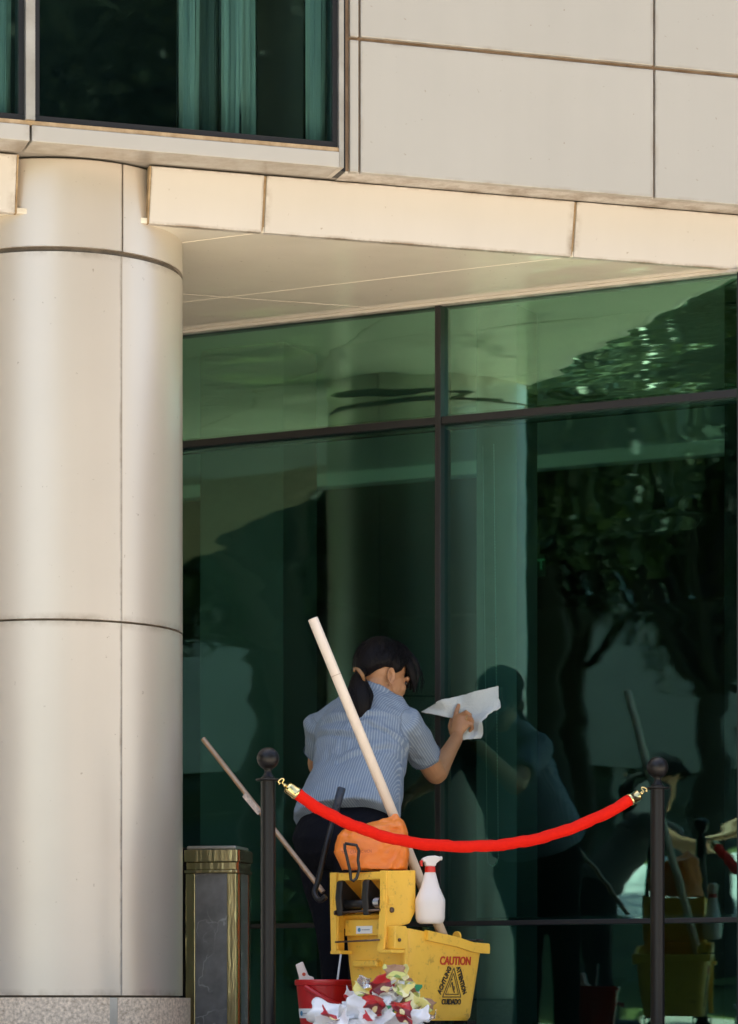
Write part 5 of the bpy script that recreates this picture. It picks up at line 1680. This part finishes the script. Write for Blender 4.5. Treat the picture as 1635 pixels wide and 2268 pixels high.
# ponytail
cl = pt(798, 1492, 11.875)
pony = [hp_(0, -.085, .0), cl, pt(792, 1510, 11.855), pt(795, 1538, 11.835), pt(799, 1562, 11.825), pt(795, 1584, 11.822), pt(787, 1594, 11.82)]
hgeo.append(lock(pony, [.02, .017, .030, .046, .044, .028, .006], .75, fwv, 20))
hgeo.append(lock([cl, pt(786, 1515, 11.85), pt(777, 1545, 11.835), pt(781, 1574, 11.825)], [.012, .020, .020, .004], .8, fwv))
hgeo.append(lock([cl, pt(806, 1515, 11.85), pt(818, 1542, 11.825), pt(816, 1570, 11.82)], [.012, .018, .018, .004], .8, fwv))
V, Fc = merge(hgeo)
ho = mesh_obj("hair", [v - org for v in V], Fc, M['hair'], person, smooth=True)
# strands that break up the outline
rg = random.Random(8)
sg_ = []
for i in range(150):
    az = rg.uniform(-180, 180)
    pts = []
    e0 = rg.uniform(40, 85); e1 = max(hl(az) + 4, e0 - rg.uniform(30, 60))
    lift = rg.uniform(.001, .011)
    for t in np.linspace(0, 1, 6):
        a_, e_ = R(az + 12 * t * rg.uniform(-1, 1)), R(e0 + (e1 - e0) * t)
        d_ = Vector((math.sin(a_) * math.cos(e_), math.cos(a_) * math.cos(e_), math.sin(e_)))
        rad_ = 1.0 / math.sqrt((d_.x / .074) ** 2 + (d_.y / .094) ** 2 + (d_.z / .092) ** 2) + .020 + lift * math.sin(t * 3.1) + (.006 * t if abs(az) < 60 else 0)
        pts.append(hc0 + HR * (d_.x * rad_) + HF * (d_.y * rad_) + HU * (d_.z * rad_) - org)
    sg_.append(tube_geo(pts, [.0011] * 5 + [.0003], 4, caps=False))
for i in range(36):
    s = rg.uniform(-.06, .07)
    p0 = hp_(s * .8, .085, .085); p1 = hp_(s, .125, .05 + rg.uniform(-.01, .01)); p2 = hp_(s * 1.1 + rg.uniform(-.01, .01), .135 + rg.uniform(-.01, .012), rg.uniform(-.03, .02))
    sg_.append(tube_geo([p - org for p in spline([p0, p1, p2], 3)], [.0010] * 6 + [.0003], 4, caps=False))
for i in range(60):
    x0 = rg.uniform(772, 822)
    p = [cl + Vector((rg.uniform(-.01, .01), 0, -.01)), pt(x0, 1530, 11.81), pt(x0 + rg.uniform(-6, 6), 1560, 11.80), pt(x0 * .6 + 318 + rg.uniform(-8, 8), 1588 + rg.uniform(-8, 14), 11.81)]
    sg_.append(tube_geo([q - org for q in spline(p, 3)], [.0011] * 9 + [.0004], 4, caps=False))
V, Fc = merge(sg_)
so_ = mesh_obj("hair_strands", V, Fc, M['hair'], ho, smooth=True); so_["kind"] = "stuff"
# clip
M['clip'] = mat("tan_tortoise_clip", (.26, .14, .065), .25, var=(40, .6, (.12, .05, .02)))
clip = tube("hair_clip", [p - org for p in spline([pt(786, 1479, 11.83), pt(794, 1484, 11.82), pt(802, 1494, 11.822), pt(807, 1508, 11.835)], 4)], [.004, .005, .006, .007, .0075, .008, .008, .008, .008, .0075, .007, .006, .004], M['clip'], person, n=10)
tube("clip_tooth", [pt(786, 1479, 11.83) - org, pt(784, 1488, 11.83) - org], [.006, .004], M['clip'], clip, n=8)
# ring on the fourth finger
rc = kn[2].lerp(G_(1043, 1590, .056), .45); rd = (G_(1043, 1590, .056) - kn[2]).normalized(); u_, w_ = frame_of(rd)
tube("finger_ring", [rc + (u_ * math.cos(a) + w_ * math.sin(a)) * .0108 - org for a in np.linspace(0, 2 * math.pi, 21)], .0013, M['brass'], person, n=6, caps=False)

# ================================================================== the cleaning cloth
out_px = [(943, 1579), (958, 1569), (975, 1561), (992, 1552), (1010, 1544), (1030, 1537), (1050, 1531), (1078, 1524), (1104, 1518), (1104, 1532), (1106, 1547), (1110, 1568), (1100, 1576), (1090, 1584), (1077, 1596), (1074, 1612), (1065, 1635), (1056, 1628), (1047, 1616), (1041, 1628), (1040, 1639), (1028, 1643), (1022, 1625), (1016, 1606), (1000, 1592), (975, 1586), (958, 1583)]
bm = bmesh.new()
vs_ = [bm.verts.new(on_glass(x, y, .022)) for x, y in out_px]
bm.faces.new(vs_)
bmesh.ops.triangulate(bm, faces=bm.faces[:])
for _ in range(4):
    bmesh.ops.subdivide_edges(bm, edges=bm.edges[:], cuts=1, use_grid_fill=True)
for v in bm.verts:
    p = v.co
    xp = 817.5 + p.x / p.y * F; yp = 2235 - (p.z - EYE) / p.y * F
    hx, hy = xp - 1022, yp - 1588
    ang_ = math.atan2(hy, hx); rad_ = math.hypot(hx, hy)
    f_ = .010 * math.sin((xp - 943) * .045 + (yp - 1560) * .05) + .016 * math.sin(ang_ * 5 + .6) * min(1, rad_ / 40)
    f_ += .018 * math.exp(-((yp - (1588 - (xp - 950) * .10)) / 9.0) ** 2) * (1 if xp < 1010 else 0)
    f_ += .010 * max(0, (1000 - xp) / 57) + .014 * math.exp(-(((xp - 1072) + (yp - 1600) * .55) / 6.0) ** 2)
    f_ -= .006 * math.exp(-(((xp - 1035) + (yp - 1570) * .4) / 5.0) ** 2)
    f_ += .004 * mnoise.noise(p * 25)
    f_ += .040 / (1 + math.exp((xp - 1000) / 6.0))
    v.co = p + gn * max(-.006, f_ * .9)
for _ in range(6): bmesh.ops.smooth_vert(bm, verts=bm.verts[:], factor=.5, use_axis_x=True, use_axis_y=True, use_axis_z=True)
me = bpy.data.meshes.new("cleaning_cloth"); bm.to_mesh(me); bm.free()
me.polygons.foreach_set("use_smooth", [True] * len(me.polygons))
me.materials.append(mat("pale_blue_microfibre", (.60, .66, .68), .95, var=(20, .4, (.52, .57, .58)), bump=(180, .5), sheen=.3))
clo = bpy.data.objects.new("cleaning_cloth", me); link(clo)
s_ = clo.modifiers.new("t", 'SOLIDIFY'); s_.thickness = .004; s_.offset = 0
tag(clo, "pale grey-blue cleaning cloth held against the glass by the cleaner's hand", "cloth")

# ================================================================== a second cleaner off to the left, seen only mirrored
M['dark_shirt'] = mat("dark_uniform_shirt", (.03, .03, .035), .9)
spot = Vector((-3.16, 8.66, 0))
p2 = person.copy(); COL.objects.link(p2); p2.location = spot; p2.rotation_euler = (0, 0, R(250))
p2["label"] = "colleague in dark clothes seen only mirrored behind the right rope post"
def copy_kids(src, dst):
    for c in [k for k in bpy.data.objects if k.parent == src]:
        k = c.copy(); COL.objects.link(k); k.parent = dst
        if c.name.startswith("shirt"):
            k.material_slots[0].link = 'OBJECT'; k.material_slots[0].material = M['dark_shirt']
        copy_kids(c, k)
copy_kids(person, p2)
